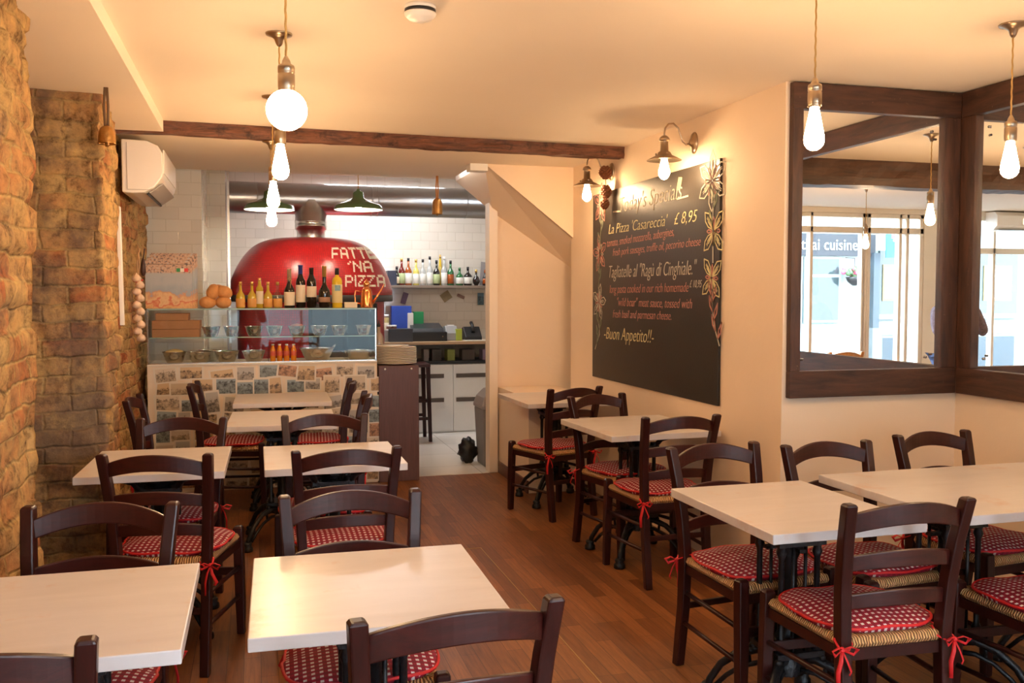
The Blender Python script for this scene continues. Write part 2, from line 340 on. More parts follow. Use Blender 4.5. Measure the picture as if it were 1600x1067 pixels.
    h = N.new('ShaderNodeMath'); h.operation = 'MULTIPLY_ADD'; h.inputs[1].default_value = -0.6; L.new(br.outputs['Fac'], h.inputs[0]); L.new(n2.outputs['Fac'], h.inputs[2])
    bp = N.new('ShaderNodeBump'); bp.inputs['Strength'].default_value = 0.9; bp.inputs['Distance'].default_value = 0.012; L.new(h.outputs[0], bp.inputs['Height']); L.new(bp.outputs[0], p.inputs['Normal'])
    return m
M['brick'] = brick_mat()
def floor_mat():
    m, nt, N, L, p = new_mat('strip oak floor'); t = N.new('ShaderNodeTexCoord'); v = vec_uv(N, L, t.outputs['Object'], 'Y', 'X')
    br = N.new('ShaderNodeTexBrick'); br.inputs['Scale'].default_value = 1; br.inputs['Brick Width'].default_value = 0.55; br.inputs['Row Height'].default_value = 0.066
    br.inputs['Mortar Size'].default_value = 0.0012; br.inputs['Mortar Smooth'].default_value = 0.2; br.offset = 0.37; br.offset_frequency = 3
    br.inputs['Color1'].default_value = (0.155, 0.050, 0.014, 1); br.inputs['Color2'].default_value = (0.285, 0.105, 0.032, 1); br.inputs['Mortar'].default_value = (0.06, 0.022, 0.01, 1)
    L.new(v, br.inputs['Vector'])
    mp = N.new('ShaderNodeMapping'); mp.inputs['Scale'].default_value = (14, 1, 1); L.new(t.outputs['Object'], mp.inputs['Vector'])
    n = N.new('ShaderNodeTexNoise'); n.inputs['Scale'].default_value = 5; n.inputs['Detail'].default_value = 7; n.inputs['Roughness'].default_value = 0.65; L.new(mp.outputs[0], n.inputs['Vector'])
    r = ramp(N, [(0.3, (0.62, 0.6, 0.6)), (0.7, (1.2, 1.2, 1.15))]); L.new(n.outputs['Fac'], r.inputs[0])
    mx = N.new('ShaderNodeMix'); mx.data_type = 'RGBA'; mx.blend_type = 'MULTIPLY'; mx.inputs['Factor'].default_value = 1; L.new(br.outputs['Color'], mx.inputs['A']); L.new(r.outputs[0], mx.inputs['B'])
    L.new(mx.outputs['Result'], p.inputs['Base Color']); p.inputs['Roughness'].default_value = 0.42; p.inputs['Specular IOR Level'].default_value = 0.4
    bp = N.new('ShaderNodeBump'); bp.inputs['Strength'].default_value = 0.2; bp.inputs['Distance'].default_value = 0.003; bp.invert = True; L.new(br.outputs['Fac'], bp.inputs['Height']); L.new(bp.outputs[0], p.inputs['Normal'])
    return m
M['floor'] = floor_mat()
M['metro_xz'] = tile_mat('white bevelled wall tile', 'X', 'Z', 0.20, 0.10, (0.70, 0.66, 0.58), (0.56, 0.52, 0.44), 0.003)
M['metro_yz'] = tile_mat('white bevelled wall tile side', 'Y', 'Z', 0.20, 0.10, (0.70, 0.66, 0.58), (0.56, 0.52, 0.44), 0.003)
M['floortile'] = tile_mat('pale floor tile', 'X', 'Y', 0.60, 0.60, (0.78, 0.74, 0.68), (0.45, 0.42, 0.38), 0.004, offset=0.0, rough=0.25)
def mosaic():
    m, nt, N, L, p = new_mat('red mosaic'); uv = N.new('ShaderNodeUVMap'); uv.uv_map = 'mosaic'
    br = N.new('ShaderNodeTexBrick'); br.inputs['Scale'].default_value = 1; br.inputs['Brick Width'].default_value = 0.022; br.inputs['Row Height'].default_value = 0.022
    br.inputs['Mortar Size'].default_value = 0.0016; br.offset = 0; br.inputs['Color1'].default_value = (0.50, 0.010, 0.012, 1); br.inputs['Color2'].default_value = (0.40, 0.007, 0.010, 1); br.inputs['Mortar'].default_value = (0.20, 0.02, 0.02, 1)
    L.new(uv.outputs[0], br.inputs['Vector']); L.new(br.outputs['Color'], p.inputs['Base Color']); p.inputs['Roughness'].default_value = 0.28
    bp = N.new('ShaderNodeBump'); bp.inputs['Strength'].default_value = 0.25; bp.inputs['Distance'].default_value = 0.003; bp.invert = True; L.new(br.outputs['Fac'], bp.inputs['Height']); L.new(bp.outputs[0], p.inputs['Normal'])
    return m
M['mosaic'] = mosaic()
def picture_mat(name, tints, border=0.085, plane='XZ'):
    """an old view: pale sky, dark uneven skyline and ground, paper border; differs from object to object"""
    m, nt, N, L, p = new_mat(name); t = N.new('ShaderNodeTexCoord'); oi = N.new('ShaderNodeObjectInfo')
    s = N.new('ShaderNodeSeparateXYZ'); L.new(t.outputs['Generated'], s.inputs[0])
    def mt(op, *a):
        q = N.new('ShaderNodeMath'); q.operation = op
        for i, v in enumerate(a):
            if isinstance(v, (int, float)): q.inputs[i].default_value = v
            else: L.new(v, q.inputs[i])
        return q.outputs[0]
    n = N.new('ShaderNodeTexNoise'); n.noise_dimensions = '4D'; n.inputs['Scale'].default_value = 34; n.inputs['Detail'].default_value = 6; n.inputs['Roughness'].default_value = 0.75
    L.new(t.outputs['Object'], n.inputs['Vector']); L.new(mt('MULTIPLY', oi.outputs['Random'], 40), n.inputs['W'])
    hz = mt('ADD', s.outputs['Z'], mt('MULTIPLY', mt('SUBTRACT', n.outputs['Fac'], 0.5), 1.1))
    thr = mt('ADD', 0.42, mt('MULTIPLY', oi.outputs['Random'], 0.35))
    g = mt('SUBTRACT', hz, thr); r = ramp(N, [(0.0, (1,1,1)), (0.06, (0,0,0))]); L.new(g, r.inputs[0])
    tr = ramp(N, tints); tr.color_ramp.interpolation = 'CONSTANT'; L.new(oi.outputs['Random'], tr.inputs[0])
    dk = N.new('ShaderNodeMix'); dk.data_type = 'RGBA'; dk.blend_type = 'MULTIPLY'; dk.inputs['Factor'].default_value = 1; L.new(tr.outputs[0], dk.inputs['A'])
    rd = ramp(N, [(0.38, (0.10, 0.09, 0.09)), (0.58, (0.85, 0.80, 0.72))]); L.new(n.outputs['Fac'], rd.inputs[0]); L.new(rd.outputs[0], dk.inputs['B'])
    mx = N.new('ShaderNodeMix'); mx.data_type = 'RGBA'; L.new(r.outputs[0], mx.inputs['Factor']); L.new(tr.outputs[0], mx.inputs['A']); L.new(dk.outputs['Result'], mx.inputs['B'])
    ex = mt('ABSOLUTE', mt('SUBTRACT', s.outputs['X'], 0.5)); ez = mt('ABSOLUTE', mt('SUBTRACT', s.outputs['Z'], 0.5))
    bd = mt('GREATER_THAN', mt('MAXIMUM', ex, ez), 0.5-border)
    mb = N.new('ShaderNodeMix'); mb.data_type = 'RGBA'; L.new(bd, mb.inputs['Factor']); L.new(mx.outputs['Result'], mb.inputs['A']); mb.inputs['B'].default_value = (0.66, 0.58, 0.46, 1)
    L.new(mb.outputs['Result'], p.inputs['Base Color']); p.inputs['Roughness'].default_value = 0.45; return m
M['postcard'] = picture_mat('old postcard', [(0.0, (0.52, 0.42, 0.30)), (0.22, (0.42, 0.38, 0.33)), (0.4, (0.58, 0.40, 0.22)), (0.58, (0.62, 0.50, 0.36)), (0.75, (0.26, 0.31, 0.32)), (0.9, (0.55, 0.30, 0.17))])

def meshify(o):
    """turn a text object into a plain mesh object of the same name"""
    bpy.context.view_layer.update(); dg = bpy.context.evaluated_depsgraph_get(); me = bpy.data.meshes.new_from_object(o.evaluated_get(dg)); nm = o.name
    n = bpy.data.objects.new(nm, me); COL.objects.link(n); n.parent = o.parent; n.location = o.location; n.rotation_euler = o.rotation_euler; n.scale = o.scale
    if not me.materials: me.materials.append(o.data.materials[0])
    bpy.data.objects.remove(o); n.name = nm; return n
# ------------------------------------------------------------------ the room
def bx(name, x0, x1, y0, y1, z0, z1, mat, kind='structure', bevel=0, parent=None):
    o = MB().box(x0, x1, y0, y1, z0, z1).build(name, mat, parent, bevel)
    if kind: o['kind'] = kind
    return o
XR = 2.45; YM = 3.94; XM = 3.46; YF = -1.45; ZC = 2.5
bx('floor', -2.7, 3.56, YF, 7.42, -0.06, 0, M['floor'])
bx('floor', -1.1, 2.85, 7.42, 10.45, -0.06, 0.003, M['floortile'])
bx('ceiling', -2.7, 3.56, YF-0.1, 7.0, ZC, ZC+0.06, M['ceil'])
bx('ceiling', -1.2, 1.66, 7.0, 7.87, ZC, ZC+0.06, M['ceil'])
bx('ceiling', -1.2, 2.85, 7.87, 10.45, 2.80, 2.86, M['ceil'])
bx('ceiling', 1.66, 2.85, 7.0, 7.87, 2.80, 2.86, M['ceil'])
bx('wall_lintel', -1.2, 1.66, 7.87, 7.93, ZC, 2.80, M['ceil'])
bx('wall_right', XR, XR+0.12, YM, 7.05, 0, ZC, M['paint'])
bx('wall_recess', XR+0.12, XM, YM, YM+0.1, 0, ZC, M['paint'])
bx('wall_front_right', XM, XM+0.1, YF, YM+0.1, 0, ZC, M['paint'])
bx('wall_front_left', -2.7, -2.6, YF, 0.75, 0, ZC, M['paint'])
bx('wall_return_left', -2.6, -0.80, 0.62, 0.75, 0, ZC, M['paint'])
# boxed soffit over the brick wall
bx('ceiling_soffit', -1.15, -0.505, 0.6, 5.74, 2.43, ZC, M['ceil'])
# old beam across the ceiling: uneven, hand hewn
def hewn_beam(name, a, b, w, h, mat, seed, amp=0.007):
    a = Vector(a); b = Vector(b); n = 60; mb = MB(); vs = []; d = (b-a).normalized(); sd = Vector((d.y, -d.x, 0))
    ring = [(-.5, 0), (-.5, -.35), (-.5, -.7), (-.42, -1), (0, -1), (.42, -1), (.5, -.7), (.5, -.35), (.5, 0)]
    for i in range(n+1):
        c = a.lerp(b, i/n)
        for k, (s, z) in enumerate(ring):
            q = noise.noise(Vector((c.x*3+seed, c.y*3+s*2, z*3)))*amp*1.6+noise.noise(Vector((c.x*14, c.y*14+s*5, z*5+seed)))*amp
            vs.append(c+sd*(s*w+q*(1 if s > 0 else -1))+Vector((0, 0, z*h+(q if k not in (0, 8) else 0))))
    m = len(ring); fs = []
    for i in range(n):
        for k in range(m-1): fs.append((i*m+k, (i+1)*m+k, (i+1)*m+k+1, i*m+k+1))
    fs += [tuple(range(m)), tuple(n*m+k for k in reversed(range(m)))]
    mb.add(vs, fs); o = mb.build(name, mat); o['kind'] = 'structure'; return o
hewn_beam('ceiling_beam', (-0.86, 5.80, ZC), (XR, 5.99, ZC), 0.10, 0.075, M['beam'], 1)
hewn_beam('ceiling_beam', (-0.70, 1.72, ZC), (XM, 1.72, ZC), 0.22, 0.19, M['frame'], 5)

# brick wall on the left, one winding surface: near pier, recess, second pier, far stretch
def brick_wall():
    path = [(-0.80, 0.62), (-0.745, 0.75), (-0.735, 3.55), (-1.06, 3.60), (-1.06, 4.72), (-0.69, 4.75), (-0.69, 5.22), (-0.835, 5.28), (-0.835, 7.95)]
    res = 0.022; pts = []; u = 0; us = []; nr = []
    for i in range(len(path)-1):
        a = Vector(path[i]); b = Vector(path[i+1]); L = (b-a).length; n = max(1, int(L/res)); d = (b-a)/L; nn = Vector((d.y, -d.x))
        for k in range(n+(1 if i == len(path)-2 else 0)):
            pts.append(a+d*(L*k/n)); us.append(u+L*k/n); nr.append(nn.copy())
        u += L
    N2 = [sum((nr[j] for j in range(max(0, i-1), min(len(nr), i+2))), Vector((0, 0))).normalized() for i in range(len(nr))]
    nz = int(ZC/res); vs = []; uvs = []
    for i, p in enumerate(pts):
        for k in range(nz+1):
            z = ZC*k/nz; uu = us[i]; q = Vector((p.x, p.y, z))
            wu = uu+noise.noise(q*5)*0.012; wz = z+noise.noise(q*5+Vector((9, 0, 0)))*0.012
            row = math.floor(wz/0.085); sh = 0.115 if row % 2 else 0; c = math.floor((wu-sh)/0.23)
            fu = (wu-sh)/0.23-c; fz = wz/0.085-row; e = min(min(fu, 1-fu)*0.23, min(fz, 1-fz)*0.085)
            far = 0.6 if p.y > 5.2 else 1.0
            d = -0.008*(1-min(1, e/0.016))*(0.4+0.9*max(0, min(1, 0.5+noise.noise(q*2.2)*1.6)))+0.016*(noise.cell(Vector((c*1.7+row*3.1, row*7.3, 2)))-0.5)
            d += noise.noise(q*1.6)*0.030*far+noise.noise(q*7)*0.018+noise.noise(q*16)*0.009+noise.noise(q*34)*0.005
            if z < 0.5: d += 0.02*(0.5-z)
            n = N2[i]; vs.append((p.x+n.x*d, p.y+n.y*d+noise.noise(q*3+Vector((0, 0, 30)))*0.012, z)); uvs.append((uu, z))
    m = nz+1; fs = []
    for i in range(len(pts)-1):
        for k in range(nz): fs.append((i*m+k, (i+1)*m+k, (i+1)*m+k+1, i*m+k+1))
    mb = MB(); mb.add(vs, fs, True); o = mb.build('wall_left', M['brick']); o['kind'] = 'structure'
    ul = o.data.uv_layers.new(name='wall'); idx = [0]*len(o.data.loops); o.data.loops.foreach_get('vertex_index', idx)
    flat = []
    for vi in idx: flat += uvs[vi]
    ul.data.foreach_set('uv', flat); return o
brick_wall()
# a solid plane behind the brick so no light leaks
bx('wall_left_core', -1.3, -1.2, 0.6, 8.0, 0, ZC, M['paint'])

# stair bulkhead, recess and low boxing at the end of the right wall
F1 = atY(757, 258, 7.02); F2 = atY(893, 372, 7.02); F1.z = ZC
B1 = atZ(712, 283, ZC); B2 = atY(770, 332, 7.47); B3 = atY(888, 415, 7.47)
F2x = Vector((2.85, 7.02, F2.z-(2.85-F2.x)*0.62)); B3x = Vector((2.85, 7.47, B3.z-(2.85-B3.x)*0.62))
mb = MB(); T = Vector((0, 0, 0.02))
top = [F1, F2, F2x, B3x, B3, B2, B1]
mb.add(top+[p+Vector((0, 0, 0.3)) for p in top], [(0, 6, 5), (0, 5, 4), (0, 4, 1), (1, 4, 3), (1, 3, 2)]+[(7, 12, 13), (7, 11, 12), (7, 8, 11), (8, 10, 11), (8, 9, 10)]+[(5, 6, 13, 12), (6, 0, 7, 13)])
struct(mb.build('wall_stair_soffit', M['paint']))
xt = F1.x
mb = MB(); mb.prism([(F1.x, ZC), (2.85, ZC), (2.85, F2x.z), (XR+0.001, F2.z-0.0)], 0.06, Matrix(((1,0,0,0),(0,0,1,7.0),(0,1,0,0),(0,0,0,1))))
struct(mb.build('wall_stair_front', M['paint']))
bx('trim_1', 1.60, 1.74, 6.97, 7.10, 2.445, 2.498, M['white'])
bx('wall_recess_back', 1.93, 2.85, 7.47, 7.57, 0, B2.z+0.35, M['paint'])
bx('door_frame_jamb', 1.865, 1.935, 7.42, 7.56, 0, B2.z+0.2, M['ceil'])
bx('wall_boxing', 1.95, XR, 6.56, 7.46, 0, 0.715, M['paint'])
bx('baseboard_right', 1.936, 1.95, 6.56, 7.42, 0, 0.095, M['panelwood'])
bx('wall_end_right', XR+0.12, 2.85, 6.95, 7.02, 0, 2.0, M['paint'])
# kitchen walls
bx('wall_back', -1.2, 2.85, 10.35, 10.45, 0, 2.8, M['metro_xz'])
bx('wall_kitchen_right', 2.75, 2.85, 7.05, 10.45, 0, 2.8, M['metro_yz'])
bx('wall_kitchen_left', -1.2, -0.42, 8.0, 8.1, 0, 2.8, M['metro_xz'])
bx('wall_kitchen_left', -0.46, -0.42, 8.1, 8.9, 0, 2.8, M['metro_yz'])
bx('wall_kitchen_left', -0.46, -0.26, 8.9, 9.0, 0, 2.8, M['metro_xz'])
bx('wall_kitchen_left', -0.30, -0.26, 9.0, 10.4, 0, 2.8, M['metro_yz'])
bx('trim_2', -0.245, -0.225, 8.9, 8.93, 0, 2.8, M['steel'])

# ------------------------------------------------------------------ shopfront behind the camera (seen in the mirrors) and the street
SF = plain('cream painted joinery', (0.80, 0.72, 0.60), 0.5)
bx('wall_front', -2.7, 3.56, YF-0.1, YF, 0, 0.45, SF)
bx('wall_front', -2.7, 3.56, YF-0.1, YF, 2.44, ZC, SF)
for k, (a, b) in enumerate(((-2.7, -2.55), (-0.98, -0.78), (3.3, 3.56))): bx('wall_front', a, b, YF-0.1, YF, 0.45, 2.44, SF)
for n, (a, b, mull, tz) in enumerate(((-2.55, -0.98, (-1.81,), 2.04), (-0.78, 0.0, (-0.56, -0.46), 2.26), (0.0, 3.3, (0.05, 0.74, 2.1), 2.26)), 1):
    r = empty('window_%d' % n, ((a+b)/2, YF-0.05, 0.45)); r['kind'] = 'structure'
    f = MB(); L = (a-(a+b)/2, b-(a+b)/2)
    f.box(L[0], L[0]+0.05, -0.04, 0.04, 0, 1.99); f.box(L[1]-0.05, L[1], -0.04, 0.04, 0, 1.99)
    f.box(L[0], L[1], -0.04, 0.04, 0, 0.06); f.box(L[0], L[1], -0.04, 0.04, 1.94, 1.99)
    f.box(L[0], L[1], -0.04, 0.04, tz-0.45-0.05, tz-0.45+0.02)
    for m_ in mull: f.box(m_-(a+b)/2-0.02, m_-(a+b)/2+0.02, -0.04, 0.04, 0, 1.99)
    f.build('window_frame', SF, r, 0.006)
    MB().box(L[0]+0.02, L[1]-0.02, -0.004, 0.004, 0.02, 1.97).build('window_pane', M['winglass'], r)
bx('ground_street', -26, 20, -30, YF-0.1, -0.12, -0.05, plain('pale paving', (0.09, 0.10, 0.11), 0.7))
# the building over the street
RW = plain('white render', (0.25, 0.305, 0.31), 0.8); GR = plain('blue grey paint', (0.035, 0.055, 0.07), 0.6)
def Z2(py, D=17.6): return CAMH+(462-py)/FPX*D
fac = empty('shop_building', (-4.5, -7.5, 0)); tag(fac, 'white rendered shop across the street with dark sign band, seen in the mirrors', 'building')
def fb(name, x0, x1, z0, z1, mat, d0=0.0, d1=0.03, parent=None, bev=0): 
    return MB().box(x0+4.5, x1+4.5, d0, d1, z0, z1).build(name, mat, parent or fac, bev)
MB().box(-8, 8, -3, 0, -0.05, 2.9).box(-8, 8, -3, -0.1, 2.9, 4.2).build('wall', RW, fac)
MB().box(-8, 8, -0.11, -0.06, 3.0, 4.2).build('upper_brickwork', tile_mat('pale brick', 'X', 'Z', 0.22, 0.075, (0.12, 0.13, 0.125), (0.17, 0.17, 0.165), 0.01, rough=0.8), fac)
fb('sign_board', -4.60, -2.0, Z2(400), Z2(366), plain('dark sign blue', (0.012, 0.017, 0.025), 0.6), 0, 0.08)
tcu = bpy.data.curves.new('sign_lettering', 'FONT'); tcu.body = 'thai cuisine'; tcu.size = 0.30; tcu.extrude = 0.008; tcu.align_x = 'LEFT'; tcu.space_character = 1.05
to = bpy.data.objects.new('sign_lettering', tcu); COL.objects.link(to); to.parent = fac; to.location = (-2.97+4.5, 0.085, Z2(391)); to.rotation_euler = (PI/2, 0, PI); tcu.materials.append(plain('white letters', (0.5, 0.55, 0.56), 0.5)); to.scale = (0.86, 1, 1); to = meshify(to)
DG = plain('dark shop pane', (0.03, 0.05, 0.055), 0.08)
for (a, b, z0, z1, zb) in ((-3.02, -1.5, 1.02, 2.18, 1.86), (-3.86, -3.06, 1.02, 2.18, 1.86)):
    f = fb('shop_window', a, b, z0-0.05, z1+0.03, RW, 0, 0.07)
    fb('pane', a+0.06, b-0.06, z0, zb-0.03, DG, 0.072, 0.078, f).location = (0, 0, 0)
    fb('pane', a+0.06, b-0.06, zb+0.03, z1, DG, 0.072, 0.078, f)
fb('pilaster', -4.66, -4.52, 0, 2.3, GR, 0, 0.15); fb('plinth', -4.70, -4.48, 0, 0.86, plain('pale grey paint', (0.12, 0.145, 0.15), 0.6), 0, 0.2)
PO = picture_mat('poster print', [(0.0, (0.18, 0.28, 0.42)), (0.5, (0.25, 0.32, 0.38))], 0.02)
for a, b, c, d in ((-5.3, -4.72, -5.22, -4.82), (-7.98, -6.95, -7.78, -7.18)):
    f = fb('shop_window', a, b, 1.12, 2.35, DG, 0, 0.06)
    fb('poster_frame', c-0.04, d+0.04, 1.38, 2.08, plain('gilt frame', (0.20, 0.15, 0.05), 0.5), 0.062, 0.08, f)
    fb('poster', c, d, 1.43, 2.03, PO, 0.082, 0.086, f)
    fb('sill', a-0.06, b+0.06, 1.03, 1.12, RW, 0, 0.12); fb('apron_panel', a, b, 0.72, 0.98, RW, 0, 0.05)
    fb('stall_riser', a+0.02, b-0.02, 0.0, 0.66, GR, 0, 0.04)
ban = tag(MB().box(-0.135, 0.135, -0.01, 0.01, -0.5, 0).box(-0.16, 0.16, -0.012, 0.012, 0, 0.03).build('hanging_banner', plain('teal banner', (0.008, 0.13, 0.22), 0.6), loc=(-4.72, -7.1, Z2(362))), 'teal hanging banner on the shop across the street, seen in the mirror', 'banner')
MB().box(-0.1, 0.02, 0.011, 0.014, -0.14, -0.05).box(-0.12, -0.02, 0.011, 0.014, -0.20, -0.16).build('banner_patch', plain('red print', (0.7, 0.05, 0.05), 0.6), ban)
hb = empty('hanging_basket', (-3.98, -7.2, Z2(437)))
tag(hb, 'hanging basket of pink flowers on the white shop wall, seen in the mirror', 'flower basket')
MB().lathe([(0.03, -0.12), (0.12, -0.05), (0.16, 0.04), (0.15, 0.05)], 16).tube([(0, 0, 0.05), (0, 0, 0.4), (0, -0.28, 0.42)], 0.008).build('basket', M['black'], hb)
rr = random.Random(3); fo = MB(); fl = MB()
for k in range(46):
    a = rr.random()*2*PI; r = rr.random()*0.2; (fo if k % 2 else fl).ball((r*math.cos(a), r*math.sin(a), 0.06+rr.random()*0.16), 0.03+rr.random()*0.02, 7, 5)
fo.build('foliage', plain('leaf green', (0.06, 0.13, 0.05), 0.6), hb); fl.build('blossom', plain('pink blossom', (0.7, 0.12, 0.2), 0.6), hb)
fac2 = bx('ground_kerb', -26, 20, -5.9, -5.7, -0.05, 0.02, plain('kerb stone', (0.5, 0.52, 0.52), 0.7))

# ------------------------------------------------------------------ mirrors in distressed frames
def mirror_unit(label, origin, rz, w, z0, z1, lw, rw, th, bh, wood_m, bolts):
    r = empty('framed_wall_mirror', origin, rz); tag(r, label, 'mirror')
    MB().box(lw-0.02, w-rw+0.02, 0.004, 0.012, z0+bh-0.02, z1-th+0.02).build('mirror_glass', M['mirror'], r)
    for (a, b, c, d, mt) in ((0, w, z1-th, z1, wood_m), (0, w, z0, z0+bh, wood_m), (0, lw, z0+bh, z1-th, M['frame_z']), (w-rw, w, z0+bh, z1-th, M['frame_z'])):
        MB().box(a+0.001, b-0.001, 0, 0.035, c, d).build('frame_board', mt, r, 0.003)
    for (u, z) in bolts: MB().lathe([(0.0, 0.012), (0.006, 0.014), (0.007, 0.018), (0.004, 0.022)], 12, M=Matrix.Translation((u, 0, z)) @ Matrix.Rotation(-PI/2, 4, 'X'), cap=False).build('mirror_screw', M['steel'], r)
    return r
# first: on the return wall, local x runs to the right, local +y points out of the wall (towards the camera)
r1 = mirror_unit('framed mirror in dark distressed boards facing the room, left of the corner', (XM-0.03, YM, 0), PI, XM-0.03-XR-0.02, 0.985, 2.495, 0.10, 0.058, 0.125, 0.13, M['frame'], ((0.17, 1.17), (0.16, 2.30), (0.88, 1.17)))
r2 = mirror_unit('framed mirror in dark distressed boards on the right-hand side wall', (XM, YM-1.9, 0), PI/2, 1.9-0.036, 0.985, 2.495, 0.08, 0.10, 0.125, 0.13, M['frame'], ((1.70, 1.17), (1.70, 2.30), (0.14, 1.17), (0.14, 2.3)))

fa = empty('air_conditioner', (-2.05, YF+0.002, 2.27)); tag(fa, 'white air conditioner above the shop window, seen in the right mirror', 'air conditioner')
MB().prism([(0, 0), (0.13, 0.0), (0.19, 0.05), (0.19, 0.17), (0.15, 0.215), (0, 0.22)], 0.80, Matrix(((0,0,1,-0.40),(1,0,0,0),(0,1,0,0),(0,0,0,1)))).build('casing', M['plastic'], fa, 0.006)
MB().box(-0.36, 0.36, 0.12, 0.17, -0.002, 0.004).box(-0.1, 0.02, 0.190, 0.193, 0.09, 0.11).build('air_vent', M['grey'], fa)
# ------------------------------------------------------------------ chairs
def slat(name, z, hw, y, rise, bow, h, t, parent, archbot=True):
    n = 16; vs = []
    for i in range(n+1):
        u = i/n; s = 4*u*(1-u); x = -hw+2*hw*u; c = Vector((x, y-bow*s, z+rise*s)); hh = h/2*(1+0.12*s)
        for dy, dz in ((-t/2, -hh), (t/2, -hh), (t/2, hh), (-t/2, hh)): vs.append(c+Vector((0, dy, dz)))
    fs = [(0, 1, 2, 3), tuple(n*4+k for k in (3, 2, 1, 0))]
    for i in range(n):
        for k in range(4):
            k2 = (k+1) % 4; fs.append((i*4+k, (i+1)*4+k, (i+1)*4+k2, i*4+k2))
    return MB().add(vs, fs).build(name, M['slatwood'], parent, 0.004, 2)
def postxy(z):
    """centre line of the right rear post"""
    K = [(0, 0.170, -0.035), (0.25, 0.170, 0.0), (0.45, 0.172, 0.012), (0.60, 0.180, 0.004), (0.75, 0.190, -0.022), (0.87, 0.199, -0.052)]
    for i in range(len(K)-1):
        if z <= K[i+1][0]+1e-6:
            f = (z-K[i][0])/(K[i+1][0]-K[i][0]); return K[i][1]+f*(K[i+1][1]-K[i][1]), K[i][2]+f*(K[i+1][2]-K[i][2])
    return K[-1][1:]
def make_chair():
    r = empty('ladder_back_chair', (0, 0, 0))
    for s in (-1, 1):
        pts = []; sec = []
        for k in range(15):
            z = 0.87*k/14; x, y = postxy(z); pts.append((s*x, y, z)); sec.append((0.037, 0.038+0.008*math.sin(PI*min(1, z/0.87))))
        pts.append((s*0.1995, -0.054, 0.878)); sec.append((0.027, 0.032))
        MB().sweep(pts, sec).build('back_post', M['darkwood'], r, 0.005, 2)
        pts = [(s*0.205, 0.425, 0), (s*0.203, 0.42, 0.2), (s*0.200, 0.412, 0.455), (s*0.200, 0.412, 0.472), (s*0.200, 0.412, 0.480)]
        MB().sweep(pts, [(0.034, 0.034), (0.040, 0.040), (0.042, 0.042), (0.040, 0.040), (0.028, 0.028)]).build('leg', M['darkwood'], r, 0.005, 2)
        for z in (0.175, 0.30):
            x, y = postxy(z); MB().tube([(s*x, y, z+0.01), (s*0.204, 0.418, z)], 0.0095, 10).build('side_rung', M['darkwood'], r)
    slat('back_slat', 0.812, 0.183, -0.036, 0.034, 0.045, 0.056, 0.017, r)
    slat('back_slat', 0.685, 0.176, -0.008, 0.018, 0.035, 0.046, 0.015, r)
    slat('back_slat', 0.565, 0.168, 0.006, 0.014, 0.028, 0.044, 0.015, r)
    MB().box(-0.185, 0.185, 0.402, 0.420, 0.265, 0.300).build('front_stretcher', M['darkwood'], r, 0.004)
    MB().box(-0.155, 0.155, -0.012, 0.004, 0.235, 0.262).build('rear_stretcher', M['darkwood'], r, 0.004)
    # dark rails just under the rush
    MB().box(-0.183, 0.183, 0.400, 0.424, 0.388, 0.424).box(-0.158, 0.158, 0.0, 0.022, 0.388, 0.424).sweep([(-0.172, 0.02, 0.406), (-0.1721, 0.021, 0.406)], [(0, 0)]*2).add(*bar((-0.170, 0.02, 0.406), (-0.200, 0.40, 0.406), 0.02, 0.034)).add(*bar((0.170, 0.02, 0.406), (0.200, 0.40, 0.406), 0.02, 0.034)).build('seat_rail', M['darkwood'], r)
    # rush seat
    n = 28; vs = []; 
    def outl(u, v):
        yy = -0.002+(v+1)/2*0.43; hw = 0.180+(0.212-0.180)*(v+1)/2
        return u*hw, yy
    for sgn in (1, -1):
        for i in range(n+1):
            for k in range(n+1):
                u = -1+2*i/n; v = -1+2*k/n; u = math.sin(u*PI/2)*0.5+u*0.5; v = math.sin(v*PI/2)*0.5+v*0.5
                x, y = outl(u, v); e = min((1-abs(u))*0.19, (1-abs(v))*0.21); f = min(1, e/0.022); hh = 0.019*math.sqrt(max(0, 1-(1-f)**2))
                dip = -0.006*(1-abs(u))*(1-abs(v))-0.005*math.exp(-((abs(u)-abs(v))/0.05)**2)*f
                vs.append((x, y, 0.437+sgn*hh+(dip if sgn > 0 else -dip*0.3)))
    m = n+1; fs = []; o = m*m
    for i in range(n):
        for k in range(n):
            fs.append((i*m+k, (i+1)*m+k, (i+1)*m+k+1, i*m+k+1)); fs.append((o+i*m+k, o+i*m+k+1, o+(i+1)*m+k+1, o+(i+1)*m+k))
    MB().add(vs, fs, True).build('seat', M['rush'], r)
    return r
def bar(a, b, w, h):
    a = Vector(a); b = Vector(b); d = (b-a).normalized(); s = Vector((d.y, -d.x, 0)).normalized()*w/2; u = Vector((0, 0, h/2))
    vs = [a-s-u, a+s-u, a+s+u, a-s+u, b-s-u, b+s-u, b+s+u, b-s+u]
    return vs, [(0, 1, 2, 3), (7, 6, 5, 4), (0, 4, 5, 1), (1, 5, 6, 2), (2, 6, 7, 3), (3, 7, 4, 0)]
